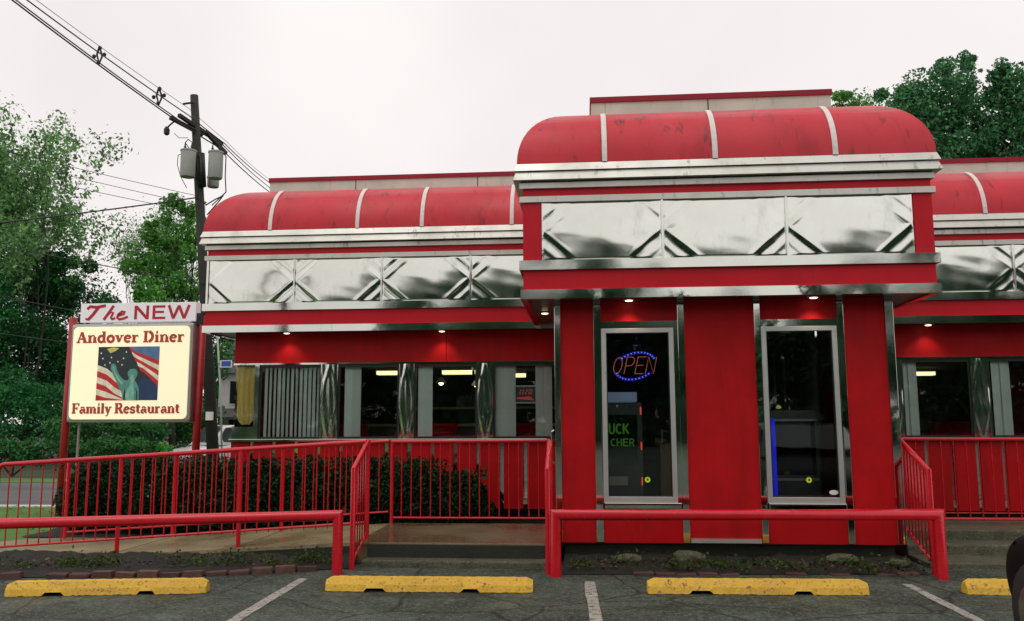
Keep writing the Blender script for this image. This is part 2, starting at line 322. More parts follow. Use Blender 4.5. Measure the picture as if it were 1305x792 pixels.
# concrete apron at foot of the ramp
ap = [(-6.15, 9.22), (-6.15, 10.95)]+[(-6.6-1.1*math.sin(a), 9.95+1.05*math.cos(a)) for a in np.linspace(0, PI*.5, 8)]+[(-9.5, 9.9), (-9.5, 9.1)]
mb = MB(); mb.add([(x, y, .004) for x, y in ap], [tuple(range(len(ap)))]); struct(mb.build('path', 'concrete', fix=False))

# painted stall lines
def stall_line(x0, y0, x1, y1, label, w=.10):
    mb = MB(); n = 24
    for i in range(n+1):
        t = i/n; x = x0+(x1-x0)*t; y = y0+(y1-y0)*t
        mb.v += [(x-w/2+rnd.uniform(-.006, .006), y, .004), (x+w/2+rnd.uniform(-.006, .006), y, .004)]
    mb.f = [(2*i, 2*i+1, 2*i+3, 2*i+2) for i in range(n)]
    tag(mb.build('painted_line', 'line_paint', fix=False), label, 'line marking', 'stall lines on the asphalt')
stall_line(-2.75, 8.32, -2.66, 3.2, 'worn white stall line left of the middle yellow wheel stop')
stall_line(.02, 8.34, .16, 3.2, 'worn white stall line between the two central yellow wheel stops')
stall_line(2.95, 8.40, 2.97, 3.2, 'worn white stall line at the right, beside the black car', .09)

# ------------------------------------------------------------------ diner building
D = thing('diner_building', 'red and stainless steel diner with rounded red roofs and a projecting vestibule', 'diner', (1.51, 12.2, 0))
def profile_set(x0, x1, y0, yb, dz, who):
    P = lambda nm, mt, prof, closed=True: MB().ring([(o, z+dz) for o, z in prof], x0, x1, y0, yb, closed)
    # rounded roof
    a, b = .72, .75
    prof = [(.06-a*(1-math.cos(t)), 4.312+b*math.sin(t)) for t in np.linspace(0, PI/2, 15)]
    mb = P('', '', prof, False)
    n = len(mb.v); mb.f.append((n-4, n-3, n-2, n-1))
    o = mb.build('roof', 'red_roof', D, fix=False); smooth_auto(o, 50)
    o['label'] = who+' rounded red roof with white ribs'
    roof = o
    P('', '', [(.062, 4.31), (.092, 4.226), (-.02, 4.226), (-.02, 4.31)]).build('cornice_band', 'chrome_cornice', D)
    P('', '', [(.07, 4.216), (.10, 4.122), (-.02, 4.122), (-.02, 4.216)]).build('cornice_band', 'chrome_cornice', D)
    P('', '', [(.045, 4.226), (.045, 4.216), (-.02, 4.216), (-.02, 4.226)]).build('cornice_groove', 'dark_metal', D)
    P('', '', [(.018, 4.121), (.018, 4.104), (-.02, 4.104), (-.02, 4.121)]).build('cornice_groove', 'dark_metal', D)
    P('', '', [(.035, 4.103), (.035, 4.042), (-.02, 4.042), (-.02, 4.103)]).build('steel_strip', 'chrome_cornice', D)
    P('', '', [(0, 4.041), (0, 3.952), (-.03, 3.952), (-.03, 4.041)]).build('red_band', 'red_fascia', D)
    P('', '', [(.035, 3.951), (.035, 3.886), (-.03, 3.886), (-.03, 3.951)]).build('steel_strip', 'chrome_cornice', D)
    P('', '', [(.04, 3.24), (.04, 3.136), (-.03, 3.136), (-.03, 3.24)]).build('steel_strip', 'chrome', D)
    P('', '', [(0, 3.135), (0, 2.921), (-.03, 2.921), (-.03, 3.135)]).build('red_band', 'red_fascia', D)
    P('', '', [(.03, 2.92), (.03, 2.82), (-.04, 2.82), (-.04, 2.92)]).build('steel_strip', 'chrome', D)
    P('', '', [(-.028, 3.886), (-.028, 3.24), (-.06, 3.24), (-.06, 3.886)]).build('backing_panel', 'red_fascia', D)
    return roof
VX0, VX1, VY = -.645, 3.675, 9.06
WX0, WX1, WY = -5.5, 8.52, 11.86
roofV = profile_set(VX0, VX1, VY, 12.7, 0, 'taller-looking projecting vestibule')
roofW = profile_set(WX0, WX1, WY, 20.2, -.02, 'long set-back wing')
# soffits (underside of the eaves)
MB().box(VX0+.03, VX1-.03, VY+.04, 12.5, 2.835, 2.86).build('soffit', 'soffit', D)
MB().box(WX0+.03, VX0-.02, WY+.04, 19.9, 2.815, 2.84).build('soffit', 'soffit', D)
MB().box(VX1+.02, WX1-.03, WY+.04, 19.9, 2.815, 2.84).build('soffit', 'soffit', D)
# ribs on the rounded roofs
def rib(x, y0, dz, parent, w=.055):
    mb = MB(); a, b = .72, .75
    for t in np.linspace(.0, PI/2, 15):
        o = .06-a*(1-math.cos(t)); z = 4.314+b*math.sin(t)+dz; nx = math.cos(t)/a; nzv = math.sin(t)/b; l = math.hypot(nx, nzv); e = .012
        y = y0-o-nx/l*e; zz = z+nzv/l*e
        mb.v += [(x-w/2, y0-o+.004, z), (x-w/2, y, zz), (x+w/2, y, zz), (x+w/2, y0-o+.004, z)]
    for i in range(14):
        for k in range(3): mb.f.append((4*i+k, 4*i+k+1, 4*i+k+5, 4*i+k+4))
    mb.build('roof_rib', 'white_strip', parent)
for x in (.255, 1.44, 2.70): rib(x, VY, 0, roofV)
for x in (-4.55, -3.25, -2.30, -1.0, 4.02, 5.48, 6.9): rib(x, WY, -.02, roofW)
# parapets behind the roofs
def parapet(x0, x1, y0, y1, z0, z1):
    p = box('parapet', 'parapet', D, x0, x1, y0, y1, z0, z1-.065)
    MB().box(x0-.015, x1+.015, y0-.02, y1, z1-.065, z1).build('parapet_cap', 'red_cap', p)
    for x in np.arange(x0+1.4, x1-.3, 1.95): box('parapet_seam', 'dark_metal', p, x, x+.012, y0-.004, y0, z0, z1-.066)
parapet(.13, 2.98, 10.0, 12.6, 5.02, 5.43)
parapet(-4.98, -.05, 12.85, 19.2, 5.0, 5.385)
parapet(3.3, 8.0, 12.85, 19.2, 5.0, 5.385)

# embossed diamond panels
def diamond_mesh(w, h, seed):
    nx, ny = 120, 64; r = np.random.RandomState(seed)
    u = np.linspace(-1, 1, nx+1); v = np.linspace(-1, 1, ny+1); U, V = np.meshgrid(u, v)
    d = np.abs(U)+.57*np.abs(V)
    ph = r.rand(6)*6.28; a1, a2 = .6+.8*r.rand(2)
    wob =   .0009*np.sin(2.1*U*2+ph[0])*np.cos(2.6*V+ph[1])+.0007*np.sin(5*U+ph[2]+2*V)+.0004*np.sin(9*V+ph[3]+4*U)
    h0 = .0048*(1-V**2)+.009*(1-U**2)*(1-.3*V**2)
    ins = 1/(1+np.exp((d-1)/.02))
    H = h0*(.25+.75*ins)+.0028*a1*np.exp(-((d-1.0)/.08)**2)+.0022*a2*np.exp(-((d-1.28)/.075)**2)+wob
    e = np.minimum(1-np.abs(U), (1-np.abs(V))*h/w); H = H*np.clip(e/.03, 0, 1)
    vs = np.stack([U*w/2, -H, V*h/2], -1).reshape(-1, 3)
    i = np.arange(nx); j = np.arange(ny); A = (j[:, None]*(nx+1)+i[None, :]).ravel()
    fs = np.stack([A, A+1, A+nx+2, A+nx+1], -1)
    me = bpy.data.meshes.new('diamond_panel'); me.from_pydata(vs.tolist(), [], fs.tolist())
    me.polygons.foreach_set('use_smooth', [True]*len(me.polygons)); me.materials.append(M['diamond']); return me
def panels(x0, n, w, yf, z0, z1):
    for k in range(n):
        xc = x0+w*(k+.5)
        o = link('diamond_panel', diamond_mesh(w-.012, z1-z0, k+int(x0*10) % 50), D, (xc, yf, (z0+z1)/2))
        if k: box('panel_seam_strip', 'chrome', D, x0+w*k-.011, x0+w*k+.011, yf-.022, yf+.004, z0, z1)
panels(-.445, 3, 1.308, VY-.002, 3.243, 3.883)
box('red_end_panel', 'red_fascia', D, VX0+.001, -.447, VY-.012, VY+.02, 3.243, 3.883)
box('red_end_panel', 'red_fascia', D, 3.481, VX1-.001, VY-.012, VY+.02, 3.243, 3.883)
panels(-5.47, 4, 1.29, WY-.002, 3.223, 3.863); panels(3.2, 4, 1.31, WY-.002, 3.223, 3.863)
box('panel_end_strip', 'chrome', D, WX0, -5.47, WY-.022, WY+.01, 3.223, 3.863)

# vestibule walls
WYF = 9.40
strips = [(-.325, -.255), (.108, .186), (1.028, 1.100), (1.853, 1.920), (2.735, 2.802), (3.236, 3.325)]
for a, b in strips: box('steel_pilaster', 'chrome', D, a, b, WYF-.028, WYF+.05, .222, 2.834, bevel=.004)
box('red_panel', 'red_wall', D, -.255, .108, WYF, WYF+.05, .215, 2.834)
box('red_panel', 'red_wall', D, 1.100, 1.853, WYF, WYF+.05, .215, 2.834)
box('red_panel', 'red_wall', D, 2.802, 3.236, WYF, WYF+.05, .215, 2.834)
box('base_strip', 'alu', D, 1.11, 1.845, WYF-.02, WYF, .222, .265)
def bay(x0, x1, fx0, fx1):
    box('red_panel', 'red_wall', D, x0, x1, WYF+.004, WYF+.05, 2.605, 2.834)
    box('window_head', 'chrome', D, x0, x1, WYF-.012, WYF+.05, 2.525, 2.604)
    box('window_sill', 'chrome', D, x0+.01, x1-.01, WYF-.06, WYF+.05, .575, .640, bevel=.006)
    box('red_panel', 'red_wall', D, x0, x1, WYF+.003, WYF+.05, .215, .574)
    w = .052; z0, z1 = .641, 2.524
    f = MB().box(fx0, fx0+w, WYF-.035, WYF+.03, z0, z1).box(fx1-w, fx1, WYF-.035, WYF+.03, z0, z1).box(fx0+w, fx1-w, WYF-.034, WYF+.03, z1-w, z1).box(fx0+w, fx1-w, WYF-.034, WYF+.03, z0, z0+.06).build('window_frame', 'alu', D, bevel=.004)
    box('window_gasket', 'dark_metal', f, fx0+w-.001, fx0+w+.010, WYF-.02, WYF+.02, z0+.06, z1-w)
    box('window_gasket', 'dark_metal', f, fx1-w-.010, fx1-w+.001, WYF-.02, WYF+.02, z0+.06, z1-w)
    if fx0-x0 > .004: box('window_jamb', 'chrome', f, x0, fx0, WYF-.01, WYF+.03, z0, z1)
    if x1-fx1 > .004: box('window_jamb', 'chrome', f, fx1, x1, WYF-.01, WYF+.03, z0, z1)
    box('window_pane', 'glass', f, fx0+w-.005, fx1-w+.005, WYF+.004, WYF+.010, z0+.055, z1-w+.005)
bay(.186, 1.028, .192, .980); bay(1.920, 2.735, 1.923, 2.722)
for x0, x1 in ((-.325, -.27), (3.27, 3.325)):
    box('side_wall', 'red_wall', D, x0, x1, WYF+.051, 12.2, .215, 2.834)
for x0, x1 in ((-.345, -.326), (3.326, 3.345)):
    d = box('side_door', 'alu', D, x0, x1, 10.3, 11.3, .26, 2.42); sx = -.012 if x0 < 0 else .012
    box('door_pane', 'dark_glass', d, x0+sx, x1+sx, 10.4, 11.2, .5, 2.32)
    MB().tube([(x0+2.5*sx, 10.46, 1.0), (x0+5*sx, 10.46, 1.02), (x0+5*sx, 10.46, 1.38), (x0+2.5*sx, 10.46, 1.4)], .012).build('door_handle', 'chrome', d)
box('vestibule_floor', 'interior_floor', D, -.27, 3.27, WYF+.052, 12.6, .2, .26)
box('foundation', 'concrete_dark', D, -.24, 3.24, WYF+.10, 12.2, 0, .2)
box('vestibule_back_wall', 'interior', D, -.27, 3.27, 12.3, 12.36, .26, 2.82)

# wing walls
WW = 12.20
def wing(x0, x1, glass, side):
    # upper red wall in pieces with seams
    cuts = [x0, -2.0, x1] if x0 < 0 else [x0, 6.1, x1]
    for a, b in zip(cuts, cuts[1:]): box('red_panel', 'red_wall', D, a+.004, b-.004, WW, WW+.08, 2.372, 2.814)
    box('window_head', 'chrome', D, x0, x1, WW-.02, WW+.06, 2.345, 2.371)
    box('window_sill', 'chrome', D, x0-.02, x1, WW-.07, WW+.05, 1.222, 1.262, bevel=.006)
    # wainscot of red panels on steel
    box('wainscot_backing', 'chrome', D, x0, x1, WW+.012, WW+.06, .26, 1.221)
    p = .335; n = int((x1-x0)/p)
    for k in range(n+1):
        a = x0+k*p; b = min(a+.272, x1)
        if b-a > .05: box('wainscot_panel', 'red_wall', D, a, b, WW-.016, WW+.013, .285, 1.219)
    box('base_strip', 'chrome', D, x0, x1, WW-.03, WW+.03, .245, .284)
    box('foundation', 'concrete_dark', D, x0+.05, x1-.05, WW+.06, WW+.2, 0, .245)
    prev = None
    for k, (a, b) in enumerate(glass):
        f = MB().box(a, a+.028, WW-.002, WW+.04, 1.263, 2.344).box(b-.028, b, WW-.002, WW+.04, 1.263, 2.344).box(a+.028, b-.028, WW, WW+.04, 2.30, 2.344).box(a+.028, b-.028, WW, WW+.04, 1.263, 1.292).build('window_frame', 'dark_metal', D)
        box('window_pane', 'glass', f, a+.024, b-.024, WW+.018, WW+.024, 1.288, 2.305)
        if prev is not None: column(prev, a)
        prev = b
def column(a, b):
    # embossed stainless mullion: pointed oval ridge
    nx, ny = 16, 48; mb = MB(); w = b-a; z0, z1 = 1.263, 2.344
    for j in range(ny+1):
        for i in range(nx+1):
            u = -1+2*i/nx; v = -1+2*j/ny
            lens = abs(u)-(1-abs(v)**1.6)*.8
            hgt = .005*math.exp(-(lens/.16)**2)+.006*max(0, -lens)+(.0015*math.sin(9*u+3*v))
            hgt *= min(1, (1-abs(u))/.12)
            mb.v.append((a+w*i/nx, WW-.018-hgt, z0+(z1-z0)*j/ny))
    for j in range(ny):
        for i in range(nx):
            q = j*(nx+1)+i; mb.f.append((q, q+1, q+nx+2, q+nx+1))
    o = mb.build('embossed_mullion', 'diamond', D, smooth=True, fix=False)
    box('mullion_core', 'chrome', o, a+.001, b-.001, WW-.017, WW+.06, 1.263, 2.344)
GL = [(-4.785, -3.855), (-3.60, -2.69), (-2.465, -1.545), (-1.31, -.34)]
wing(-5.18, -.33, GL, 'L')
GR = [(4.38, 5.30), (5.53, 6.44), (6.67, 7.58)]
wing(3.35, 8.2, [(3.4, 4.16)]+GR, 'R')
# left end corner: narrow glazed corner bay with steel below the drape
box('corner_post', 'chrome', D, -4.855, -4.786, WW-.018, WW+.06, 1.263, 2.344)
f = box('window_pane', 'glass', D, -5.17, -4.856, WW+.012, WW+.018, 1.263, 2.344)
box('corner_kick_panel', 'chrome', D, -5.176, -4.858, WW-.012, WW+.01, 1.263, 1.44)
box('end_wall', 'red_wall', D, -5.18, -5.12, WW+.081, 19.5, 2.372, 2.814); box('end_wall', 'red_wall', D, -5.18, -5.12, WW+.07, 19.5, .26, 1.22)
box('end_wall', 'red_wall', D, -5.18, -5.12, 13.4, 19.5, 1.221, 2.371); box('window_pane', 'glass', D, -5.16, -5.15, WW+.03, 13.4, 1.221, 2.371)
box('end_wall', 'red_wall', D, 8.14, 8.2, WW+.081, 19.5, .26, 2.814)
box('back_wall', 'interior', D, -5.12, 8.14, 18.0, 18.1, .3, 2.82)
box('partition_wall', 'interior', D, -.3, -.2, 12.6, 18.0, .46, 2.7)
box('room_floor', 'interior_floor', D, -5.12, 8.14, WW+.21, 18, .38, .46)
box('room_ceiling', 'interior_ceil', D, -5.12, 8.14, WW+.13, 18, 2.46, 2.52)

# recessed downlights in the soffits
def downlight(x, y, z, label):
    o = MB().lathe([(.06, 0), (.068, -.010), (.045, -.016)], (x, y, z)).build('downlight', 'alu', D, smooth=False); o['label'] = label
    MB().lathe([(.042, -.0165), (.036, -.022), (.015, -.025)], (x, y, z)).build('lamp_lens', 'lamp', o)
    l = bpy.data.lights.new('downlight_bulb', 'SPOT'); l.energy = 6; l.color = (1, .82, .6); l.spot_size = R(110); l.spot_blend = .8; l.shadow_soft_size = .04
    lo = bpy.data.objects.new('downlight_bulb', l); COL.objects.link(lo); lo.parent = o; lo.location = (x, y, z-.045)
downlight(.50, 9.27, 2.834, 'lit lamp over the neon window'); downlight(2.47, 9.27, 2.834, 'lit lamp over the right vestibule window')
downlight(-4.34, 12.05, 2.814, 'lit lamp at the left of the wing'); downlight(-2.04, 12.05, 2.814, 'lit lamp at the middle of the wing')
downlight(4.73, 12.05, 2.814, 'lit lamp on the right wing'); downlight(-.47, 10.3, 2.834, 'lamp at the side of the vestibule')

# ------------------------------------------------------------------ inside the diner
def blind(x0, x1, n, label, y=12.275, z0=1.27, z1=2.31, dx=.10, fl=.012):
    t = thing('vertical_blind', label, 'blind', ((x0+x1)/2, y, z0), 'vertical blinds in the diner windows')
    box('headrail', 'alu', t, x0, x1, y-.02, y+.02, z1, z1+.03)
    me = MB().add([(-dx*.5, -fl, 0), (dx*.42, fl, 0), (dx*.42, fl, z1-z0), (-dx*.5, -fl, z1-z0)], [(0, 1, 2, 3)]).mesh('slat', 'blind')
    for k in range(n): link('slat', me, t, (x0+(k+.5)*(x1-x0)/n, y, z0)).rotation_euler = (0, 0, rnd.uniform(-.12, .12))
blind(-4.74, -3.88, 13, 'row of pale vertical blind slats filling the leftmost wide window', dx=.062, fl=-.022)
blind(-3.50, -3.28, 2, 'narrow bunched pale blind at left of second window from left', dx=.14)
blind(-2.40, -2.22, 2, 'narrow bunched pale blind at left of third window from left', dx=.13)
blind(-1.28, -1.0, 3, 'bunched pale blind left of the small framed window notice', dx=.13)
blind(-.70, -.46, 2, 'bunched pale blind right of the small framed window notice', dx=.13)
blind(4.40, 4.62, 2, 'bunched pale blind next to the vestibule in the right wing window', dx=.14)
blind(5.62, 5.86, 2, 'bunched pale blind in the rightmost visible wing window', dx=.15)
# gold tied drape in the corner window
mb = MB(); n, m = 28, 26
for j in range(m+1):
    z = 2.33-(.86)*j/m; t = j/m
    wd = .145*(1-.0*t) if t < .2 else .145-.012*math.sin((t-.2)/.8*PI)
    if t > .82: wd *= 1-((t-.82)/.18)**2*.55
    for i in range(n+1):
        u = -1+2*i/n; mb.v.append((-5.015+u*wd, 12.29+.018*math.cos(u*11+.6*math.sin(t*4))*(1-.2*t)-.03*math.sin(t*PI)*(1-u*u), z))
for j in range(m):
    for i in range(n): q = j*(n+1)+i; mb.f.append((q, q+1, q+n+2, q+n+1))
tag(mb.build('drape', 'gold', smooth=True, fix=False), 'gold gathered drape hanging in the left corner window', 'drape')
# notice in the window
t = thing('window_notice', 'small framed red and black notice hanging in the window beside the vestibule', 'notice', (-.86, 12.275, 1.76))
box('frame', 'white_flat', t, -1.015, -.685, 12.275, 12.285, 1.76, 2.02); box('sheet', 'pr_dark', t, -.995, -.705, 12.268, 12.274, 1.78, 2.0)
mb = MB()
for (z, xs) in ((1.945, (-.93, -.89, -.84, -.80, -.77)), (1.905, (-.94, -.90, -.86, -.81, -.78)),):
    for x in xs: mb.box(x, x+.022, 12.264, 12.267, z-.012, z+.014)
mb.poly([(-.98, 1.85), (-.78, 1.86), (-.72, 1.80), (-.98, 1.83)], 12.264, 12.267)
mb.build('print', 'poster_red', t)
# ceiling fixtures
for x, y, l, lab in [(-3.47, 15, .5, 'glowing ceiling tube light seen through second window'), (-2.26, 15.0, .55, 'long glowing ceiling tube light seen through third window'), (-1.80, 15.0, .30, 'short glowing ceiling tube light right of the long one'), (-1.25, 16.2, .3, 'distant ceiling light behind the window notice'), (6.2, 16.8, .9, 'ceiling tube light deep inside the right wing')]:
    t = thing('ceiling_light', lab, 'ceiling light', (x, y, 2.46), 'ceiling lights inside the diner')
    box('housing', 'white_flat', t, x-l/2, x+l/2, y-.12, y+.12, 2.40, 2.459); box('diffuser', 'fluor', t, x-l/2+.02, x+l/2-.02, y-.1, y+.1, 2.335, 2.40)
for x, y, z, lab in ((-2.75, 16.2, 2.25, 'small glowing pendant lamp inside, left of the third window'), (-1.95, 15.4, 2.16, 'small glowing pendant lamp inside the third window')):
    t = thing('pendant_lamp', lab, 'pendant lamp', (x, y, z))
    MB().lathe([(.02, .1), (.05, .08), (.11, 0), (.10, -.01)], (x, y, z), n=16).build('shade', 'white_flat', t); MB().lathe([(.02, .0), (.05, -.03), (.02, -.06)], (x, y, z), n=12).build('bulb', 'pend', t)
    MB().tube([(x, y, z+.1), (x, y, 2.46)], .008, 5).build('cord', 'wire', t)
# booths and counter inside, dim silhouettes
def booth(x, y, lab):
    t = thing('dining_booth', lab, 'booth', (x, y, .46))
    box('seat', 'red_wall', t, x-.55, x+.55, y, y+.45, .46, .9, bevel=.03); box('backrest', 'red_wall', t, x-.55, x+.55, y+.451, y+.6, .46, 1.46, bevel=.03)
booth(-4.3, 14.0, 'dim red dining booth inside the leftmost window'); booth(-2.9, 15.2, 'dim red dining booth inside the second window'); booth(-1.2, 15.6, 'dim red dining booth near the partition inside'); booth(5.0, 14.4, 'dim red dining booth inside the right wing'); booth(6.6, 15.2, 'dim red dining booth deep at right inside')
t = thing('service_counter', 'steel service counter along the dim back of the dining room', 'counter', (-3, 17.2, .46))
box('body', 'steel_in', t, -5.0, -.6, 17.1, 17.6, .46, 1.4); box('top', 'white_flat', t, -5.02, -.58, 17.0, 17.65, 1.4, 1.45)
box('back_shelf', 'steel_in', t, -5.0, -.6, 17.7, 17.9, 1.75, 1.8)

# stroke lettering --------------------------------------------------------
def arc(cx, cy, rx, ry, a0, a1, n=12): return [(cx+rx*math.cos(R(a0+(a1-a0)*i/n)), cy+ry*math.sin(R(a0+(a1-a0)*i/n))) for i in range(n+1)]
B, T = .18, .09    # thick and thin strokes
SER = {
 'A': (.92, [(B, [(.40, .97), (.74, .05)]), (T, [(.40, .97), (.14, .05)]), (T, [(.22, .34), (.6, .34)]), (T, [(0, .045), (.30, .045)]), (T, [(.54, .045), (.92, .045)])]),
 'n': (.80, [(B, [(.19, .0), (.19, .66)]), (T, [(.02, .615), (.19, .615)]), (T, [(.22, .48)]+arc(.42, .44, .19, .2, 140, 20, 8)), (B, [(.60, .5), (.60, 0)]), (T, [(.02, .045), (.37, .045)]), (T, [(.44, .045), (.78, .045)])]),
 'd': (.78, [(B, [(.56, 0), (.56, 1.0)]), (T, [(.38, .955), (.56, .955)]), (B*.9, arc(.34, .33, .22, .28, 60, 300, 16)), (T, [(.56, .045), (.76, .045)])]),
 'o': (.70, [(B*.95, arc(.34, .33, .24, .275, 0, 360, 24))]),
 'v': (.72, [(B, [(.16, .64), (.36, .04)]), (T, [(.36, .04), (.56, .64)]), (T, [(.0, .615), (.30, .615)]), (T, [(.44, .615), (.72, .615)])]),
 'e': (.66, [(B*.85, arc(.33, .33, .23, .275, 10, 320, 20)), (T, [(.16, .36), (.54, .36)])]),
 'r': (.62, [(B, [(.19, 0), (.19, .66)]), (T, [(.02, .615), (.19, .615)]), (T, [(.02, .045), (.40, .045)]), (T*1.2, arc(.42, .40, .2, .2, 160, 60, 7)), (B*.8, [(.50, .52), (.54, .54)])]),
 'D': (.94, [(B, [(.22, 0), (.22, 1)]), (T, [(.02, .955), (.45, .955)]), (T, [(.02, .045), (.45, .045)]), (B, arc(.42, .5, .36, .44, 80, -80, 16))]),
 'i': (.42, [(B, [(.20, 0), (.20, .66)]), (T, [(.04, .615), (.20, .615)]), (T, [(.03, .045), (.37, .045)]), (B, [(.13, .88), (.27, .88)])]),
 'F': (.82, [(B, [(.22, 0), (.22, 1)]), (T, [(.02, .955), (.76, .955)]), (T, [(.02, .045), (.44, .045)]), (T, [(.25, .5), (.55, .5)]), (T, [(.55, .36), (.55, .64)]), (T, [(.74, .72), (.74, .99)])]),
 'a': (.70, [(B, [(.50, .08), (.50, .46)]), (T*1.2, arc(.33, .46, .18, .16, 10, 165, 9)), (B*.8, arc(.27, .2, .16, .15, 60, 300, 10)), (T, [(.3, .37), (.5, .37)]), (T, [(.50, .05), (.68, .06)])]),
 'm': (1.16, [(B, [(.19, .0), (.19, .66)]), (T, [(.02, .615), (.19, .615)]), (T, arc(.40, .44, .17, .18, 150, 20, 8)), (B, [(.56, .5), (.56, 0)]), (T, arc(.78, .44, .17, .18, 150, 20, 8)), (B, [(.94, .5), (.94, 0)]), (T, [(.02, .045), (.34, .045)]), (T, [(.44, .045), (.70, .045)]), (T, [(.81, .045), (1.12, .045)])]),
 'l': (.42, [(B, [(.20, 0), (.20, 1)]), (T, [(.03, .955), (.20, .955)]), (T, [(.03, .045), (.37, .045)])]),
 'y': (.72, [(B, [(.16, .64), (.38, .06)]), (T, [(.58, .64), (.30, -.20), (.12, -.24)]), (T, [(.0, .615), (.30, .615)]), (T, [(.44, .615), (.72, .615)])]),
 'R': (.96, [(B, [(.22, 0), (.22, 1)]), (T, [(.02, .955), (.5, .955)]), (T, [(.02, .045), (.42, .045)]), (B*.9, arc(.48, .73, .22, .215, 85, -85, 12)), (T, [(.25, .5), (.5, .5)]), (B, [(.52, .48), (.74, .1), (.92, .045)])]),
 's': (.62, [(B*.75, arc(.30, .47, .19, .14, 30, 240, 10)+arc(.30, .19, .2, .145, 80, -150, 12)), (T, [(.50, .46), (.50, .64)]), (T, [(.08, .02), (.08, .22)])]),
 't': (.52, [(B, [(.22, .86), (.22, .14)]), (T*1.1, arc(.36, .16, .14, .11, 180, 320, 8)), (T, [(.02, .615), (.46, .615)])]),
 'u': (.80, [(B, [(.19, .64), (.19, .2)]), (T*1.3, arc(.36, .2, .17, .15, 180, 300, 8)+[(.58, .2)]), (B, [(.60, .64), (.60, 0)]), (T, [(.02, .615), (.19, .615)]), (T, [(.44, .615), (.60, .615)]), (T, [(.60, .045), (.78, .045)])]),
 ' ': (.32, [])}
SANS = {'N': (.95, [(.2, [(.12, 0), (.12, 1)]), (.2, [(.74, 0), (.74, 1)]), (.21, [(.14, .93), (.72, .07)])]),
 'E': (.82, [(.2, [(.12, 0), (.12, 1)]), (.17, [(.12, .915), (.70, .915)]), (.16, [(.12, .52), (.64, .52)]), (.17, [(.12, .085), (.72, .085)])]),
 'W': (1.25, [(.2, [(.07, 1), (.32, .03)]), (.2, [(.32, .03), (.60, .97)]), (.2, [(.60, .97), (.88, .03)]), (.2, [(.88, .03), (1.13, 1)])]),
 'U': (.8, [(.17, [(.12, 1), (.12, .3)]+arc(.38, .3, .26, .22, 180, 360, 10)+[(.64, 1)])]), 'C': (.78, [(.17, arc(.4, .5, .3, .42, 50, 310, 16))]),
 'K': (.8, [(.17, [(.12, 0), (.12, 1)]), (.17, [(.66, .97), (.18, .45)]), (.17, [(.3, .55), (.7, .03)])]), 'H': (.85, [(.17, [(.12, 0), (.12, 1)]), (.17, [(.66, 0), (.66, 1)]), (.15, [(.12, .5), (.66, .5)])]),
 'R': (.8, [(.17, [(.12, 0), (.12, 1)]), (.16, [(.12, .92), (.4, .92)]+arc(.42, .7, .2, .22, 90, -90, 8)+[(.12, .48)]), (.16, [(.4, .46), (.68, .02)])]),
 'O': (.95, [(.07, arc(.42, .5, .34, .45, 0, 360, 24))]), 'P': (.8, [(.07, [(.1, 0), (.1, .95), (.42, .95)]+arc(.42, .71, .24, .24, 90, -90, 8)+[(.1, .47)])])}
SCR = {'T': (.95, [(.16, [(.02, .78), (.16, .96), (.5, .90), (.98, 1.02)]), (.17, [(.62, .93), (.40, .42), (.16, .0)]), (.1, [(.16, 0), (.02, .12)])]),
 'h': (.66, [(.15, [(.46, 1.0), (.26, .5), (.06, .0)]), (.12, [(.16, .25), (.36, .55), (.50, .52), (.42, .12), (.50, .03), (.66, .12)])]),
 'e': (.60, [(.13, [(.12, .28), (.42, .40), (.46, .54), (.30, .58), (.12, .36), (.10, .14), (.22, .02), (.42, .06), (.66, .20)])])}
def lettering(parent, mat, text, font, x, z, h, width, y, **k):
    adv = sum(font[c][0] for c in text); cx = 0; sc = width/adv
    for c in text:
        if font[c][1]:
            o = strokes(MB(), c, font, x+cx*sc, z, h, font[c][0]*sc, y, **k).build('letter', mat, parent)
        cx += font[c][0]
def strokes(mb, text, font, x, z, h, width=None, y=0, dep=.004, slant=0, wk=1.0, yinc=.00025):
    adv = sum(font[c][0] for c in text); sx = (width/adv) if width else h
    cx = 0; layer = 0
    for c in text:
        w, st = font[c]
        for (tw, pts) in st:
            P = [((cx+px+slant*pz)*sx+x, pz*h+z) for px, pz in pts]; hw = tw*wk*h*.5; n = len(P)
            closed = n > 3 and math.dist(P[0], P[-1]) < 1e-4
            L, Rr = [], []
            for i in range(n):
                if closed: a = P[(i-1) % (n-1)]; b = P[(i+1) % (n-1)] if i < n-1 else P[1]
                else: a = P[max(0, i-1)]; b = P[min(n-1, i+1)]
                dx, dz = b[0]-a[0], b[1]-a[1]; l = math.hypot(dx, dz) or 1; nx, nz_ = -dz/l*hw, dx/l*hw
                L.append((P[i][0]+nx, P[i][1]+nz_)); Rr.append((P[i][0]-nx, P[i][1]-nz_))
            y0 = y-dep-layer*yinc; layer = (layer+1) % 9; base = len(mb.v)
            for i in range(n): mb.v += [(L[i][0], y0, L[i][1]), (Rr[i][0], y0, Rr[i][1]), (L[i][0], y, L[i][1]), (Rr[i][0], y, Rr[i][1])]
            for i in range(n-1):
                q = base+4*i; mb.f += [(q, q+1, q+5, q+4), (q, q+4, q+6, q+2), (q+1, q+3, q+7, q+5)]
            q = base; mb.f.append((q, q+2, q+3, q+1)); q = base+4*(n-1); mb.f.append((q, q+1, q+3, q+2))
        cx += w
    return mb

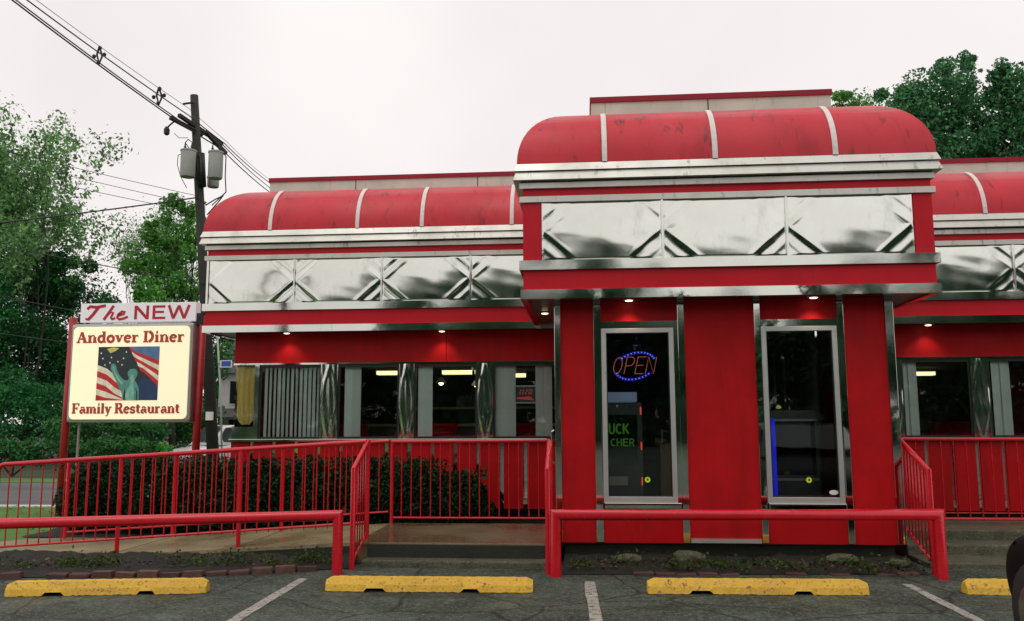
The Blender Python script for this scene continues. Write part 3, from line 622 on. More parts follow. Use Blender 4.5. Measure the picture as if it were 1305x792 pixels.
# neon OPEN sign in the left vestibule window
t = thing('open_sign', 'thin red neon OPEN sign with blue dotted oval in vestibule window', 'neon sign', (.58, 9.50, 1.95))
def neon_letter(ch, x, w, z, h):
    G = {'O': [arc(.5, .5, .45, .48, 0, 360, 22)], 'P': [[(.05, 0), (.05, 1), (.55, 1)]+arc(.55, .74, .38, .26, 90, -90, 8)+[(.05, .48)]], 'E': [[(.95, 1), (.05, 1), (.05, 0), (.95, 0)], [(.05, .5), (.8, .5)]], 'N': [[(.05, 0), (.05, 1), (.95, 0), (.95, 1)]]}
    mb = MB()
    for st in G[ch]: mb.tube([(x+w*px+.22*h*(pz-.5), 9.50, z+h*pz) for px, pz in st], 0.0045, 6)
    o = mb.build('neon_letter', 'neon_red', t); o['label'] = 'red neon letter '+ch
for ch, x in zip('OPEN', (.325, .455, .575, .69)): neon_letter(ch, x, .10, 2.03, .185)
bulbs = []
mesh_b = MB().lathe([(.002, -.007), (.0075, 0), (.002, .007)], n=6).mesh('led', 'led_pale')
for k, a in enumerate(list(np.linspace(35, 145, 12))+list(np.linspace(215, 325, 12))):
    link('led', mesh_b, t, (.565+.215*math.cos(R(a))+.055*math.sin(R(a)), 9.492, 2.115+.150*math.sin(R(a))))
for nm, a0, a1 in (('blue_arc', 28, 152), ('blue_arc', 208, 332)):
    mb = MB(); 
    for rr in (.94, 1.06): mb.tube([(.565+.22*rr*math.cos(R(a))+.055*math.sin(R(a)), 9.505, 2.115+.150*rr*math.sin(R(a))) for a in np.linspace(a0, a1, 18)], .004, 5)
    mb.build(nm, 'neon_blue', t)
# vending machine behind left window, game cabinet behind right window
t = thing('prize_machine', 'dark prize machine with pale blue top and green print behind neon window', 'vending machine', (.36, 10.2, .26))
box('cabinet', 'machine', t, .02, .66, 9.95, 10.6, .26, 1.72, bevel=.01); box('top_sign', 'machine_top', t, .02, .60, 9.90, 10.6, 1.73, 1.84)
box('window_pane', 'dark_glass', t, .10, .60, 9.944, 9.948, 1.0, 1.58); box('payout_flap', 'steel_in', t, .22, .48, 9.93, 9.948, .78, .88); box('coin_plate', 'steel_in', t, .42, .56, 9.935, 9.948, .48, .62)
for a_ in (('UCK', SANS, .27, 1.36, .12, .24, 9.943), ('CHER', SANS, .29, 1.22, .09, .28, 9.943)): lettering(t, 'green_print', *a_)
for z in (1.58, 1.18, .78, .42): box('edge_light', 'led_red', t, .635, .65, 9.94, 9.949, z, z+.09)
t = thing('wooden_rack', 'tan wooden rack standing at the right inside neon window', 'rack', (.93, 10.3, .26))
box('side', 'tan_wood', t, .88, 1.04, 10.2, 10.5, .26, 1.25); MB().tube([(.9, 10.18, 1.25), (.9, 10.15, 1.4), (.98, 10.15, 1.38)], .012, 6).build('hook', 'steel_in', t)
t = thing('game_cabinet', 'dark game cabinet with blue light strip behind right vestibule window', 'game cabinet', (2.3, 10.1, .26))
box('cabinet', 'machine', t, 2.06, 2.62, 9.9, 10.5, .26, 1.62, bevel=.01); box('glass_front', 'dark_glass', t, 2.1, 2.58, 9.894, 9.898, .9, 1.5); box('shelf', 'steel_in', t, 2.08, 2.60, 9.87, 9.899, 1.5, 1.525); box('shelf', 'steel_in', t, 2.08, 2.60, 9.87, 9.899, .84, .865)
box('light_strip', 'neon_blue', t, 2.045, 2.083, 9.62, 9.65, .70, 1.53)
MB().lathe([(.02, 0), (.03, .02), (.01, .04)], (2.2, 9.95, 1.64), n=12).build('prize', 'pr_yel', t)
t = thing('inner_door', 'grey metal door frame standing deep inside right vestibule window', 'door', (2.6, 11.6, .26))
box('frame', 'steel_in', t, 2.50, 2.53, 11.5, 11.55, .26, 2.4); box('frame', 'steel_in', t, 2.62, 2.65, 11.5, 11.55, .26, 2.4)
for x, lab in ((.665, 'small yellow-green sticker low on the neon window'), (2.365, 'small yellow-green sticker low on the right vestibule window')):
    o = MB().lathe([(.03, 0), (.03, -.002)], (x, 9.403, .88), axis='y', n=14).build('window_sticker', 'sticker'); tag(o, lab, 'sticker')
    MB().box(x-.009, x+.009, 9.3985, 9.4005, .87, .895).build('symbol', 'machine', o)
mb = MB(); mb.add([(2.615+.048*math.cos(a), 9.402, .752+.025*math.sin(a)) for a in np.linspace(0, 2*PI, 20, endpoint=False)], [tuple(range(20))])
tag(mb.build('oval_sticker', 'white_flat', fix=False), 'white oval sticker at bottom right corner of the right vestibule window', 'sticker')

# ------------------------------------------------------------------ landing, steps, ramp
def rz(x): return min(.22, max(.0, .22+.058*(x+2.4)))
mb = MB(); xs = [-6.2, -5.9, -5, -4, -3, -2.5]
for x in xs: mb.v += [(x, 9.24, rz(x)+.006), (x, 10.95, rz(x)+.006), (x, 9.24, -.02), (x, 10.95, -.02)]
for i in range(len(xs)-1):
    q = 4*i; mb.f += [(q, q+1, q+5, q+4), (q, q+4, q+6, q+2), (q+1, q+3, q+7, q+5)]
RAMP = thing('access_ramp', 'tan concrete ramp rising to the diner landing behind the red railing', 'ramp', (-4.4, 10.1, 0))
mb.build('ramp_slab', 'concrete', RAMP)
mb = MB()
for i in range(len(xs)-1): a, b = xs[i], xs[i+1]; mb.add([(a, 9.225, -.01), (b, 9.225, -.01), (b, 9.225, rz(b)-.03), (a, 9.225, rz(a)-.03)], [(0, 1, 2, 3)])
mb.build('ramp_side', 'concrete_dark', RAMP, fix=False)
for x in (-5.3, -3.85): mb = MB().box(x, x+.012, 9.242, 10.94, rz(x)+.0065, rz(x)+.0085).build('ramp_joint', 'concrete_dark', RAMP)
LAND = thing('landing_steps', 'wet concrete landing with two low steps in front of left wing', 'steps', (-1.4, 9.6, 0))
box('landing_slab', 'concrete_wet', LAND, -2.499, -.33, 9.20, 10.95, .0, .226, bevel=.015)
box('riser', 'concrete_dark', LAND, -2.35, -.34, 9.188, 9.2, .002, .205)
box('lower_step', 'concrete_step', LAND, -2.36, -.345, 8.98, 9.187, -.02, .075, bevel=.02)
ST = thing('side_steps', 'weathered concrete steps rising beside right of the vestibule', 'steps', (4.6, 9.8, 0))
box('step', 'concrete_step', ST, 3.50, 7.8, 9.30, 9.9, -.02, .05, bevel=.012); box('step', 'concrete_step', ST, 3.50, 7.8, 9.88, 10.3, -.01, .155, bevel=.015)
box('step', 'concrete_step', ST, 3.42, 7.8, 10.28, 11.6, 0, .265, bevel=.015)

# soil beds, bricks
def bed(name, xs, yf_, yb, z, amp):
    # lumpy soil sheet: front edge follows yf_(x)
    mb = MB(); n = max(8, int((xs[1]-xs[0])/.06)); m = 16; r = random.Random(n)
    for j in range(m+1):
        for i in range(n+1):
            x = xs[0]+(xs[1]-xs[0])*i/n; y0 = yf_(x); y = y0+(yb-y0)*j/m
            e = min(1, j/3)
            mb.v.append((x, y, .008+(z+amp*(math.sin(x*5.1+y*7)*.4+math.sin(x*13+1.7*math.sin(y*9))*.4)+r.uniform(-amp, amp))*e+.05*sst(.5, 1, j/m)*(z > .02)))
    for j in range(m):
        for i in range(n): q = j*(n+1)+i; mb.f.append((q, q+1, q+n+2, q+n+1))
    struct(mb.build(name, 'soil', smooth=True, fix=False))
bed('soil_bed', (-7.2, -2.46), lambda x: 8.12 if x < -5.8 else (8.14+(x+5.8)*.125 if x < -3.8 else 8.40+(x+3.8)*.36), 9.232, .035, .014)
bed('soil_bed', (-.24, 3.34), lambda x: 8.69+(x+.24)*.065, 9.52, .03, .018)
bed('soil_bed', (-7.5, -.4), lambda x: 10.97, 12.3, .01, .01)
def brick_mesh(seed):
    r = random.Random(seed); mb = MB().box(-.096, .096, -.045, .045, -.05, .03); me = mb.mesh('brick', 'brick', bevel=.008)
    for v in me.vertices: v.co.x += r.uniform(-.004, .004); v.co.y += r.uniform(-.004, .004); v.co.z += r.uniform(-.003, .003)
    return me
BM = [brick_mesh(s) for s in range(5)]
def brick_row(name, label, pts, zf, skip=.12):
    t = thing(name, label, 'brick edging', (*pts[0], 0)); L0 = Vector((*pts[0], 0))
    for a, b in zip(pts, pts[1:]):
        a = Vector((*a, 0)); b = Vector((*b, 0)); l = (b-a).length; n = max(1, int(l/.207)); ang = math.atan2((b-a).y, (b-a).x)
        for k in range(n):
            if rnd.random() < skip: continue
            p = a+(b-a)*((k+.5)/n); o = link('brick', BM[rnd.randrange(5)], t, (p.x, p.y+rnd.uniform(-.012, .012), zf+rnd.uniform(-.012, .014)))
            o.rotation_euler = (rnd.uniform(-.06, .06), rnd.uniform(-.05, .05), ang+rnd.uniform(-.06, .06))
brick_row('brick_edging', 'row of worn reddish bricks edging soil below the ramp', [(-6.9, 8.06), (-5.74, 8.12), (-3.78, 8.38), (-2.75, 8.76)], .024)
brick_row('brick_edging', 'row of half-buried bricks edging soil below the vestibule', [(-.18, 8.66), (1.5, 8.78), (3.25, 8.90)], -.008, .35)

# ------------------------------------------------------------------ railings
BALM = {}
def baluster(t, x, y, z0, z1, r=.0075):
    h = round(z1-z0, 3)
    if h not in BALM: BALM[h] = MB().tube([(0, 0, 0), (0, 0, h)], r, 6, cap=False).mesh('baluster', 'red_rail', smooth=True, fix=False)
    link('baluster', BALM[h], t, (x, y, z0))
def tub(name, t, pts, r, n=12): return smooth_auto(MB().tube(pts, r, n).build(name, 'red_rail', t), 35)
# front ramp railing
FR = thing('ramp_railing', 'long red sloping railing along the front edge of the ramp', 'railing', (-4.5, 9.35, 0))
xe = -6.72; zt = lambda x: 1.295+.059*(x+2.4)
sl_ = lambda x: .22+.058*(x+2.4)
tub('top_rail', FR, [(xe, 9.35, sl_(xe)), (xe, 9.35, zt(xe)-.07), (xe+.02, 9.35, zt(xe)-.02), (xe+.07, 9.35, zt(xe)), (-2.42, 9.35, 1.294)], .027)
tub('bottom_rail', FR, [(xe, 9.35, sl_(xe)+.145), (-2.42, 9.35, .415)], .014, 8)
for x in (-5.25, -3.85): tub('post', FR, [(x, 9.35, sl_(x)-.01), (x, 9.35, zt(x))], .025)
x = xe+.14
while x < -2.5:
    if min(abs(x+5.25), abs(x+3.85)) > .05: baluster(FR, x, 9.35, sl_(x)+.15, zt(x))
    x += .1335
# rear ramp railing and landing railing
RR = thing('rear_ramp_railing', 'red railing on the far side of the ramp in front of hedge', 'railing', (-4.4, 10.75, 0))
zt2 = lambda x: 1.262+.055*(x+2.5)
tub('top_rail', RR, [(-6.75, 10.75, .02), (-6.75, 10.75, zt2(-6.75)), (-2.52, 10.88, 1.262)], .024)
tub('bottom_rail', RR, [(-6.75, 10.75, .10), (-2.52, 10.88, .37)], .013, 8)
for x in (-5.32, -3.88): tub('post', RR, [(x, 10.79, sl_(x)), (x, 10.79, zt2(x))], .024)
x = -6.62
while x < -2.6:
    y = 10.75+(x+6.75)/4.23*.13; baluster(RR, x, y, .10+.064*(x+6.75), zt2(x)); x += .142
LR = thing('landing_railing', 'red railing across the back of the landing before hedge', 'railing', (-1.5, 10.9, .22))
tub('top_rail', LR, [(-2.50, 10.9, 1.252), (-.46, 10.9, 1.262)], .024); tub('bottom_rail', LR, [(-2.50, 10.9, .295), (-.46, 10.9, .298)], .013, 8)
for x in (-2.48, -.47): tub('post', LR, [(x, 10.9, .22), (x, 10.9, 1.25)], .024)
for k in range(1, 16): baluster(LR, -2.48+k*.1257, 10.9, .297, 1.25, .008)
def stair_rail(x, yt, yb, zt_, zb, label, yfull=None, low=(.30, .02)):
    t = thing('stair_railing', label, 'railing', (x, yb, 0))
    tub('handrail', t, [(x, yt, zt_), (x, yb, zb), (x, yb, -.01)], .028)
    tub('upper_post', t, [(x, yt, .21), (x, yt, zt_)], .027)
    tub('lower_rail', t, [(x, yt-.01, low[0]), (x, yb, low[1]+.05)], .014, 8)
    n = max(3, int((yt-yb)/.085))
    for k in range(1, n):
        f = k/n; y = yt+(yb-yt)*f; za = low[0]+(low[1]+.05-low[0])*f; zb_ = zt_+(zb-zt_)*f; MB().tube([(x, y, za), (x, y, zb_)], .008, 6).build('baluster', 'red_rail', t, smooth=True)
    return t
stair_rail(-2.42, 9.42, 8.84, 1.298, 1.02, 'red stair railing at the left of the landing steps')
stair_rail(-.385, 9.35, 8.70, 1.29, 1.02, 'red stair railing beside the vestibule left corner')
stair_rail(3.41, 9.70, 8.92, 1.315, 1.01, 'red stair railing beside the vestibule right corner', low=(.38, .05))
BR = thing('side_railing', 'red railing across back of the right side landing', 'railing', (4.5, 10.9, .26))
tub('top_rail', BR, [(3.42, 10.9, 1.275), (7.6, 10.9, 1.262)], .024); tub('bottom_rail', BR, [(3.42, 10.9, .318), (7.6, 10.9, .318)], .016, 8)
tub('bottom_rail', BR, [(3.42, 10.93, .385), (7.6, 10.93, .385)], .008, 6)
for x in (3.44, 5.55, 7.58): tub('post', BR, [(x, 10.9, .265), (x, 10.9, 1.265)], .024)
for k in range(1, 28): baluster(BR, 3.44+k*.148, 10.9, .32, 1.262, .008)
# guard rails of thick pipe
def guard(name, label, pts):
    t = thing(name, label, 'guard rail', (pts[0][0], pts[0][1], 0)); return t
G1 = guard('guard_rail', 'thick red pipe guard rail at left in front of the ramp', [(-2.5, 8.6)])
tub('pipe', G1, [(-9.2, 7.85, .455), (-2.505, 8.6, .575), (-2.505, 8.6, -.01)], .052, 20)
tub('post', G1, [(-8.1, 7.975, -.01), (-8.1, 7.975, .47)], .05, 16)
G2 = guard('guard_rail', 'thick red pipe guard rail in front of the vestibule', [(-.3, 8.6)])
tub('pipe', G2, [(-.305, 8.58, -.01), (-.305, 8.58, .592), (3.385, 8.68, .606), (3.385, 8.68, -.01)], .054, 20)

# ------------------------------------------------------------------ wheel stops
def wheel_stop(xa, ya, xb, yb, label, seed):
    r = random.Random(seed); L = math.hypot(xb-xa, yb-ya); ang = math.atan2(yb-ya, xb-xa); n = 64; mb = MB()
    for i in range(n+1):
        t = i/n; s = t*L; e = min(s, L-s); k = min(1, e/.05); topz = .118*(.80+.20*k); inset = (1-k)*.018
        notch = 0.032 if (.20 < t < .29 or .66 < t < .75) else r.uniform(0, .006)
        j = lambda: r.uniform(-.0022, .0022)
        mb.v += [(s, 0+inset+j(), notch), (s, .012+inset+j(), .060+j()), (s, .042+inset+j(), topz+j()), (s, .125-inset+j(), topz+j()), (s, .160-inset, .055), (s, .17-inset, 0)]
    for i in range(n):
        for k in range(5): q = 6*i+k; mb.f.append((q, q+1, q+7, q+6))
    mb.f.append(tuple(range(6))[::-1]); mb.f.append(tuple(6*n+k for k in range(6)))
    mb.v = [(xa+x*math.cos(ang)-y*math.sin(ang), ya+x*math.sin(ang)+y*math.cos(ang), z) for x, y, z in mb.v]
    o = mb.build('wheel_stop', 'yellow'); tag(o, label, 'wheel stop', 'yellow concrete wheel stops')
    return o
wheel_stop(-5.12, 7.30, -3.40, 7.56, 'yellow concrete wheel stop at far left before the brick edging', 1)
wheel_stop(-2.36, 7.72, -.485, 7.77, 'yellow concrete wheel stop in front of the landing steps', 2)
wheel_stop(.535, 7.80, 2.45, 7.86, 'yellow concrete wheel stop in front of the vestibule', 3)
wheel_stop(3.31, 7.94, 5.2, 8.00, 'yellow concrete wheel stop cut off by the black car', 4)

# ------------------------------------------------------------------ foliage helpers
def leaf_mesh(name, pts, size, mat, seed, up=.25, aspect=.55):
    r = np.random.RandomState(seed); n = len(pts); P = np.asarray(pts)
    nn = r.normal(size=(n, 3)); nn[:, 2] += up; nn /= np.linalg.norm(nn, axis=1)[:, None]
    a = r.normal(size=(n, 3)); t = np.cross(nn, a); t /= np.linalg.norm(t, axis=1)[:, None]; b = np.cross(nn, t)
    s = size*(.6+.8*r.rand(n))[:, None]
    V = np.empty((n, 4, 3)); V[:, 0] = P-t*s*.5; V[:, 1] = P+b*s*aspect*.5+nn*s*.08; V[:, 2] = P+t*s*.5; V[:, 3] = P-b*s*aspect*.5+nn*s*.08
    me = bpy.data.meshes.new(name); me.vertices.add(4*n); me.vertices.foreach_set('co', V.reshape(-1)); me.loops.add(4*n); me.loops.foreach_set('vertex_index', np.arange(4*n, dtype=np.int32))
    me.polygons.add(n); me.polygons.foreach_set('loop_start', np.arange(0, 4*n, 4, dtype=np.int32)); me.polygons.foreach_set('loop_total', np.full(n, 4, dtype=np.int32))
    me.update(); me.validate(); me.materials.append(M[mat]); return me
def crown_pts(blobs, n, seed, clump=.34, ncl=26):
    r = np.random.RandomState(seed); B_ = np.array(blobs, float); wt = (B_[:, 3]*B_[:, 4]*B_[:, 5])**(2/3); wt /= wt.sum(); out_ = []
    for b, w in zip(B_, wt):
        k = max(5, int(ncl*w*len(B_)**.5)); d = r.normal(size=(k, 3)); d /= np.linalg.norm(d, axis=1)[:, None]; rad = (.5+.62*r.rand(k))[:, None]
        C = d*rad*b[3:6]+b[:3]; sc = clump*(.6+.8*r.rand(k)); m_ = max(1, int(n*w/k))
        for c, s in zip(C, sc): g = r.normal(size=(m_, 3)); g *= (np.minimum(1, 1.5/np.linalg.norm(g, axis=1)))[:, None]; out_.append(c+g*s*b[3:6]*.6)
        d = r.normal(size=(int(n*w*.2), 3)); d /= np.linalg.norm(d, axis=1)[:, None]; out_.append(d*(r.rand(len(d), 1)**.4)*b[3:6]*.9+b[:3])
    return np.concatenate(out_)
def tree(label, base, blobs, n, leaf, mat, seed, tr=.2, group='trees beyond the road', name='leafy_tree', ncl=26, clump=.34):
    t = thing(name, label, 'tree', base, group); r = random.Random(seed); b = Vector(base)
    top = max(q[2] for q in blobs); cz = b.z+(top-b.z)*.5; mb = MB()
    c = Vector((sum(q[0] for q in blobs)/len(blobs), sum(q[1] for q in blobs)/len(blobs), 0))
    mid = Vector((b.x*.5+c.x*.5+r.uniform(-.2, .2), b.y*.5+c.y*.5, cz))
    mb.tube([b-Vector((0, 0, .3)), b+(mid-b)*.5+Vector((r.uniform(-.15, .15), 0, 0)), mid], [tr*1.25, tr, tr*.75], 8)
    for q in blobs:
        e = Vector(q[:3]); s = b+(mid-b)*r.uniform(.6, 1); m_ = (s+e)/2+Vector((r.uniform(-.3, .3), r.uniform(-.3, .3), .3)); mb.tube([s, m_, e], [tr*.5, tr*.35, tr*.12], 6)
        for k in range(4):
            e2 = e+Vector((r.uniform(-1, 1)*q[3], r.uniform(-1, 1)*q[4], r.uniform(-.2, 1)*q[5]))*.75; mb.tube([m_+(e-m_)*r.uniform(.3, 1), e2], [tr*.2, tr*.05], 5)
    mb.build('trunk', 'bark', t, smooth=True, fix=False)
    link('crown', leaf_mesh('crown', crown_pts(blobs, n, seed, clump, ncl), leaf, mat, seed), t)
    return t
def sparse_tree(label, base, H, lean, n_lv, leaf, mat, seed, spread=.5, tr=.16, per=7, group='trees beyond the road'):
    t = thing('sparse_tree', label, 'tree', base, group); r = random.Random(seed); mb = MB(); pts = []; nr = np.random.RandomState(seed)
    def grow(p, d, L_, rad, dep):
        q = p+d*L_; mid = (p+q)/2+Vector((r.uniform(-1, 1), r.uniform(-1, 1), r.uniform(-.3, .3)))*L_*.06
        mb.tube([p, mid, q], [rad, rad*.8, rad*.62], 6 if dep > 2 else 4, cap=False)
        if dep <= 2:
            for f in (.45, .75, 1): c = p+(q-p)*f; pts.append(np.array(c)+nr.normal(size=(per, 3))*(.16 if dep else .26))
        if dep == 0: return
        nb = 3 if dep != n_lv else 4
        for k in range(nb):
            ax = Vector((r.uniform(-1, 1), r.uniform(-1, 1), r.uniform(-.3, .5))); nd = (d+ax*spread*(1 if k else .4)+Vector((0, 0, .10))).normalized()
            grow(q if k < 2 else p+(q-p)*r.uniform(.55, .9), nd, L_*r.uniform(.62, .84), rad*.62*(1 if k == 0 else .8), dep-1)
    d0 = Vector((lean, 0, 1)).normalized(); grow(Vector(base)-Vector((0, 0, .3)), d0, H*.30, tr, n_lv)
    mb.build('trunk', 'bark', t, smooth=True, fix=False)
    link('crown', leaf_mesh('crown', np.concatenate(pts), leaf, mat, seed), t); return t
def px(x, y, Y):
    """point seen at photo pixel x,y at depth Y"""
    c = rt2*((x-652.5)/1080)+up2*(-(y-396)/1080)+fw; s = Y/c.y; return Vector((c.x*s, Y, c.z*s+CAM_H))
def blob(x, y, Y, rx, rz_, ry=None):
    p = px(x, y, Y); k = Y/1080; return (p.x, p.y, p.z, rx*k, (ry or rx)*k, rz_*k)
def base_at(x, Y, z=-.5): p = px(x, 540, Y); return (p.x, Y, z)

# ------------------------------------------------------------------ trees left
tree('dense dark tree at far left edge under the sparse tree', base_at(-40, 44), [blob(-60, 380, 44, 80, 75), blob(10, 350, 44, 60, 48), blob(0, 400, 44, 70, 60), blob(40, 450, 44, 70, 70), blob(-30, 490, 43, 90, 60)], 24000, .21, 'leaf_dark', 11, .28)
tree('dense dark broad tree directly behind the left of the sign', base_at(85, 47), [blob(70, 350, 47, 52, 46), blob(115, 370, 47, 40, 48), blob(60, 400, 47, 62, 52), blob(95, 440, 47, 65, 60), blob(40, 470, 46, 60, 60), blob(130, 470, 46, 55, 55)], 24000, .20, 'leaf_dark', 12, .26)
tree('bright green slender tree between the sign and transformer pole', base_at(222, 41), [blob(225, 285, 41, 34, 42), blob(200, 330, 41, 34, 38), blob(240, 345, 41, 28, 48), blob(210, 385, 41, 42, 42), blob(250, 300, 41, 20, 40), blob(182, 360, 41, 26, 34), blob(195, 295, 41, 22, 26)], 10500, .19, 'leaf_bright', 13, .14, clump=.30, ncl=34)
tree('dark shaded tree behind the sign cabinet', base_at(190, 46), [blob(185, 450, 46, 60, 55), blob(230, 470, 46, 50, 60), blob(150, 500, 45, 60, 45), blob(215, 520, 45, 70, 40)], 16000, .2, 'leaf_mid', 14, .2)
tree('green tree seen between the transformer pole and the diner', base_at(330, 62), [blob(300, 440, 62, 45, 60), blob(350, 430, 62, 50, 60), blob(275, 430, 62, 30, 35), blob(300, 500, 62, 40, 26)], 7000, .30, 'leaf_mid', 15, .2)
tree('low dark tree behind the road at far left', base_at(30, 40), [blob(-20, 520, 40, 70, 45), blob(45, 525, 40, 55, 42), blob(90, 545, 39, 50, 30)], 12000, .18, 'leaf_dark', 16, .16)
tree('low leafy tree under the sign behind the road', base_at(150, 38), [blob(120, 550, 38, 55, 26), blob(180, 552, 39, 36, 24), blob(225, 530, 46, 40, 30)], 7000, .20, 'leaf_mid', 17, .12)
tree('tall dark tree beyond the left edge of the picture', base_at(-130, 45), [blob(-140, 330, 45, 90, 90), blob(-100, 430, 45, 90, 80), blob(-170, 480, 45, 90, 60)], 12000, .26, 'leaf_dark', 18, .3)
sparse_tree('tall sparse spring tree with pale young leaves at upper left', base_at(28, 43), 19.0, .13, 5, .23, 'leaf_spring', 21, .48, .11, 7)
sparse_tree('tall sparse spring tree at the left picture edge', base_at(-30, 44), 20.0, .02, 5, .23, 'leaf_spring', 25, .42, .12, 7)
sparse_tree('thin half-bare tree between the sparse trees and transformer pole', base_at(168, 50), 15.5, .02, 5, .13, 'leaf_spring', 28, .34, .08, 5)
sparse_tree('thin half-bare tree close behind the transformer pole', base_at(205, 52), 16.5, .02, 4, .13, 'leaf_spring', 29, .30, .08, 6)
for k, (x, y, w, h, mt) in enumerate([(20, 575, 60, 16, 'leaf_mid'), (130, 572, 60, 16, 'leaf_mid'), (175, 575, 40, 12, 'leaf_bright')]):
    Y = 29+k; t = thing('roadside_shrub', ['low green brush across the road at far left', 'low green brush across the road under the sign', 'low bright brush left of the white car'][k], 'shrub', base_at(x, Y, -.3), 'brush beyond the road')
    bl = [blob(x+dx, y+rnd.uniform(-4, 4), Y, w*.5, h) for dx in (-w*.6, 0, w*.6)]
    mb = MB()
    for q in bl: mb.tube([Vector(base_at(x, Y, -.4)), Vector(q[:3])], [.04, .015], 5)
    mb.build('stem', 'bark', t); link('foliage', leaf_mesh('foliage', crown_pts(bl, 3500, 50+k), .13, mt, 60+k), t)
# right background trees
tree('large dark green tree rising behind the right of diner', base_at(1205, 36, -.4), [blob(1215, 125, 36, 58, 50), blob(1175, 165, 36, 60, 55), blob(1240, 190, 36, 60, 55), blob(1150, 140, 37, 45, 38), blob(1200, 230, 36, 90, 60), blob(1225, 95, 36, 22, 28)], 24000, .175, 'leaf_right', 31, .3, 'trees behind the diner', ncl=40)
tree('large dark green tree at the right picture edge', base_at(1330, 35, -.4), [blob(1300, 130, 35, 52, 48), blob(1340, 170, 35, 70, 70), blob(1290, 185, 35, 50, 40), blob(1275, 105, 35, 22, 22), blob(1320, 240, 35, 90, 60)], 21000, .175, 'leaf_right', 32, .3, 'trees behind the diner', ncl=40)
tree('lighter green tree peeking behind the vestibule parapet', base_at(1100, 42, -.4), [blob(1100, 135, 42, 38, 24), blob(1080, 165, 42, 40, 40), blob(1130, 170, 42, 40, 40), blob(1105, 215, 42, 60, 60)], 12000, .17, 'leaf_bright', 33, .25, 'trees behind the diner')
# trees across the lot behind the camera, seen mirrored in the steel
proto = tree('round tree across the parking lot mirrored in the steel panels', (4, -34, 0), [(4, -34, 6.2, 3.6, 3, 3.2), (1.2, -34, 5.0, 2.6, 2.4, 2.6), (6.6, -34, 5.0, 2.8, 2.5, 2.6), (4, -33.5, 3.0, 4.5, 3, 2.6), (1.5, -33, 1.4, 3.5, 2, 1.5), (6.5, -33, 1.4, 3.5, 2, 1.5), (3, -34, 8.6, 2.2, 2, 2.2), (5.6, -34, 7.8, 2, 2, 2)], 14000, .36, 'leaf_far', 41, .3, 'trees across the parking lot')
for k, (x, y, s, a) in enumerate([(-2, -36, 1.17, 3.3), (-7, -35, 1.2, 1.2), (-12.5, -37, 1.14, 4.4), (9, -36, .88, .9), (14, -35, .91, 2.2), (20, -36, 1.12, .5), (26, -35, 1.24, 5.6), (32, -34, 1.26, 3.0), (40, -36, 1.1, 4.1), (-17, -37, .72, 5), (-23, -36, .6, 2.6), (-30, -37, .62, .7), (-37, -36, .8, 1.9), (48, -34, 1.1, .2), (-46, -34, .9, 3.3)]):
    o = proto.copy(); COL.objects.link(o); o.location = (x, y, 0); o.scale = (s*1.3, s*1.1, s); o.rotation_euler = (0, 0, a)
    for ch in proto.children:
        c = ch.copy(); COL.objects.link(c); c.parent = o

# ------------------------------------------------------------------ hedge
HX = [(-6.75, .50, .95), (-6.05, .52, 1.05), (-5.3, .55, 1.0), (-4.55, .52, .97), (-3.8, .55, .98), (-3.05, .55, 1.0), (-2.35, .55, .97), (-1.72, .42, .80)]
hl = ['leftmost dark clipped yew bush at the end of the hedge', 'second dark yew bush from the left end of hedge', 'dark yew bush in front of gold drape corner', 'dark yew bush below leftmost wide window', 'dark yew bush behind the second ramp post', 'dark yew bush behind the left stair railing', 'dark yew bush behind the landing railing', 'lowest dark yew bush at right end of the hedge']
for k, (x, w, h) in enumerate(HX):
    t = thing('hedge_bush', hl[k], 'bush', (x, 11.5, 0), 'yew bushes along the diner wall'); r = np.random.RandomState(k); n = 12000
    d = r.normal(size=(n, 3)); d /= np.linalg.norm(d, axis=1)[:, None]; rad = .45+.57*r.rand(n, 1)**.6
    P = d*rad*np.array([w*1.1, .45, h*.55])*(1+.12*np.sin(d[:, :1]*7+k)*np.cos(d[:, 2:]*6+k)); P[:, 0] += x; P[:, 1] += 11.5; P[:, 2] += h*.47; P = P[P[:, 2] > 0]
    sp = r.rand(260, 3)*[2*w, .5, .12]+[x-w, 11.2, h*.92]; P = np.concatenate([P, sp])
    mb = MB()
    for q in range(5): mb.tube([(x, 11.5, -.02), (x+rnd.uniform(-.3, .3), 11.5+rnd.uniform(-.2, .2), h*.7)], [.025, .008], 5)
    mb.build('stem', 'bark', t)
    link('foliage', leaf_mesh('foliage', P, .056, 'leaf_yew', 80+k, aspect=.5), t)
# weeds in the soil beds
P = []; r = np.random.RandomState(5)
for k in range(110):
    if k < 62: x = r.uniform(-6.3, -2.6); y = 8.35+(x+6.3)*.14+r.uniform(0, .35)
    else: x = r.uniform(-.15, 3.35); y = 8.82+r.uniform(-.02, .32)
    hh = r.uniform(.03, .13); m_ = r.randint(8, 26); P.append(r.normal(size=(m_, 3))*[.05, .04, hh*.35]+[x, y, .05+hh*.5])
o = link('weeds', leaf_mesh('weeds', np.concatenate(P), .036, 'leaf_weed', 3, aspect=.7)); o['kind'] = 'stuff'; o['label'] = 'low green weeds growing along the brick edging'
P = []
for k in range(1500):
    if k < 800: x = r.uniform(-6.6, -2.6); y = 8.30+(x+6.3)*.14+r.uniform(0, .75)
    else: x = r.uniform(-.2, 3.3); y = 8.76+r.uniform(0, .6)
    P.append([x, min(y, 9.2) if k < 800 else y, .05+r.uniform(0, .025)])
M['litter'] = leaf_mat('litter', (.05, .04, .025), isl=.8, hue=(1.6, 1.2, .9), trans=.05)
o = link('leaf_litter', leaf_mesh('leaf_litter', np.array(P), .035, 'litter', 9, up=2.5, aspect=.7)); o['kind'] = 'stuff'; o['label'] = 'dead leaves and twigs littering the soil beds'
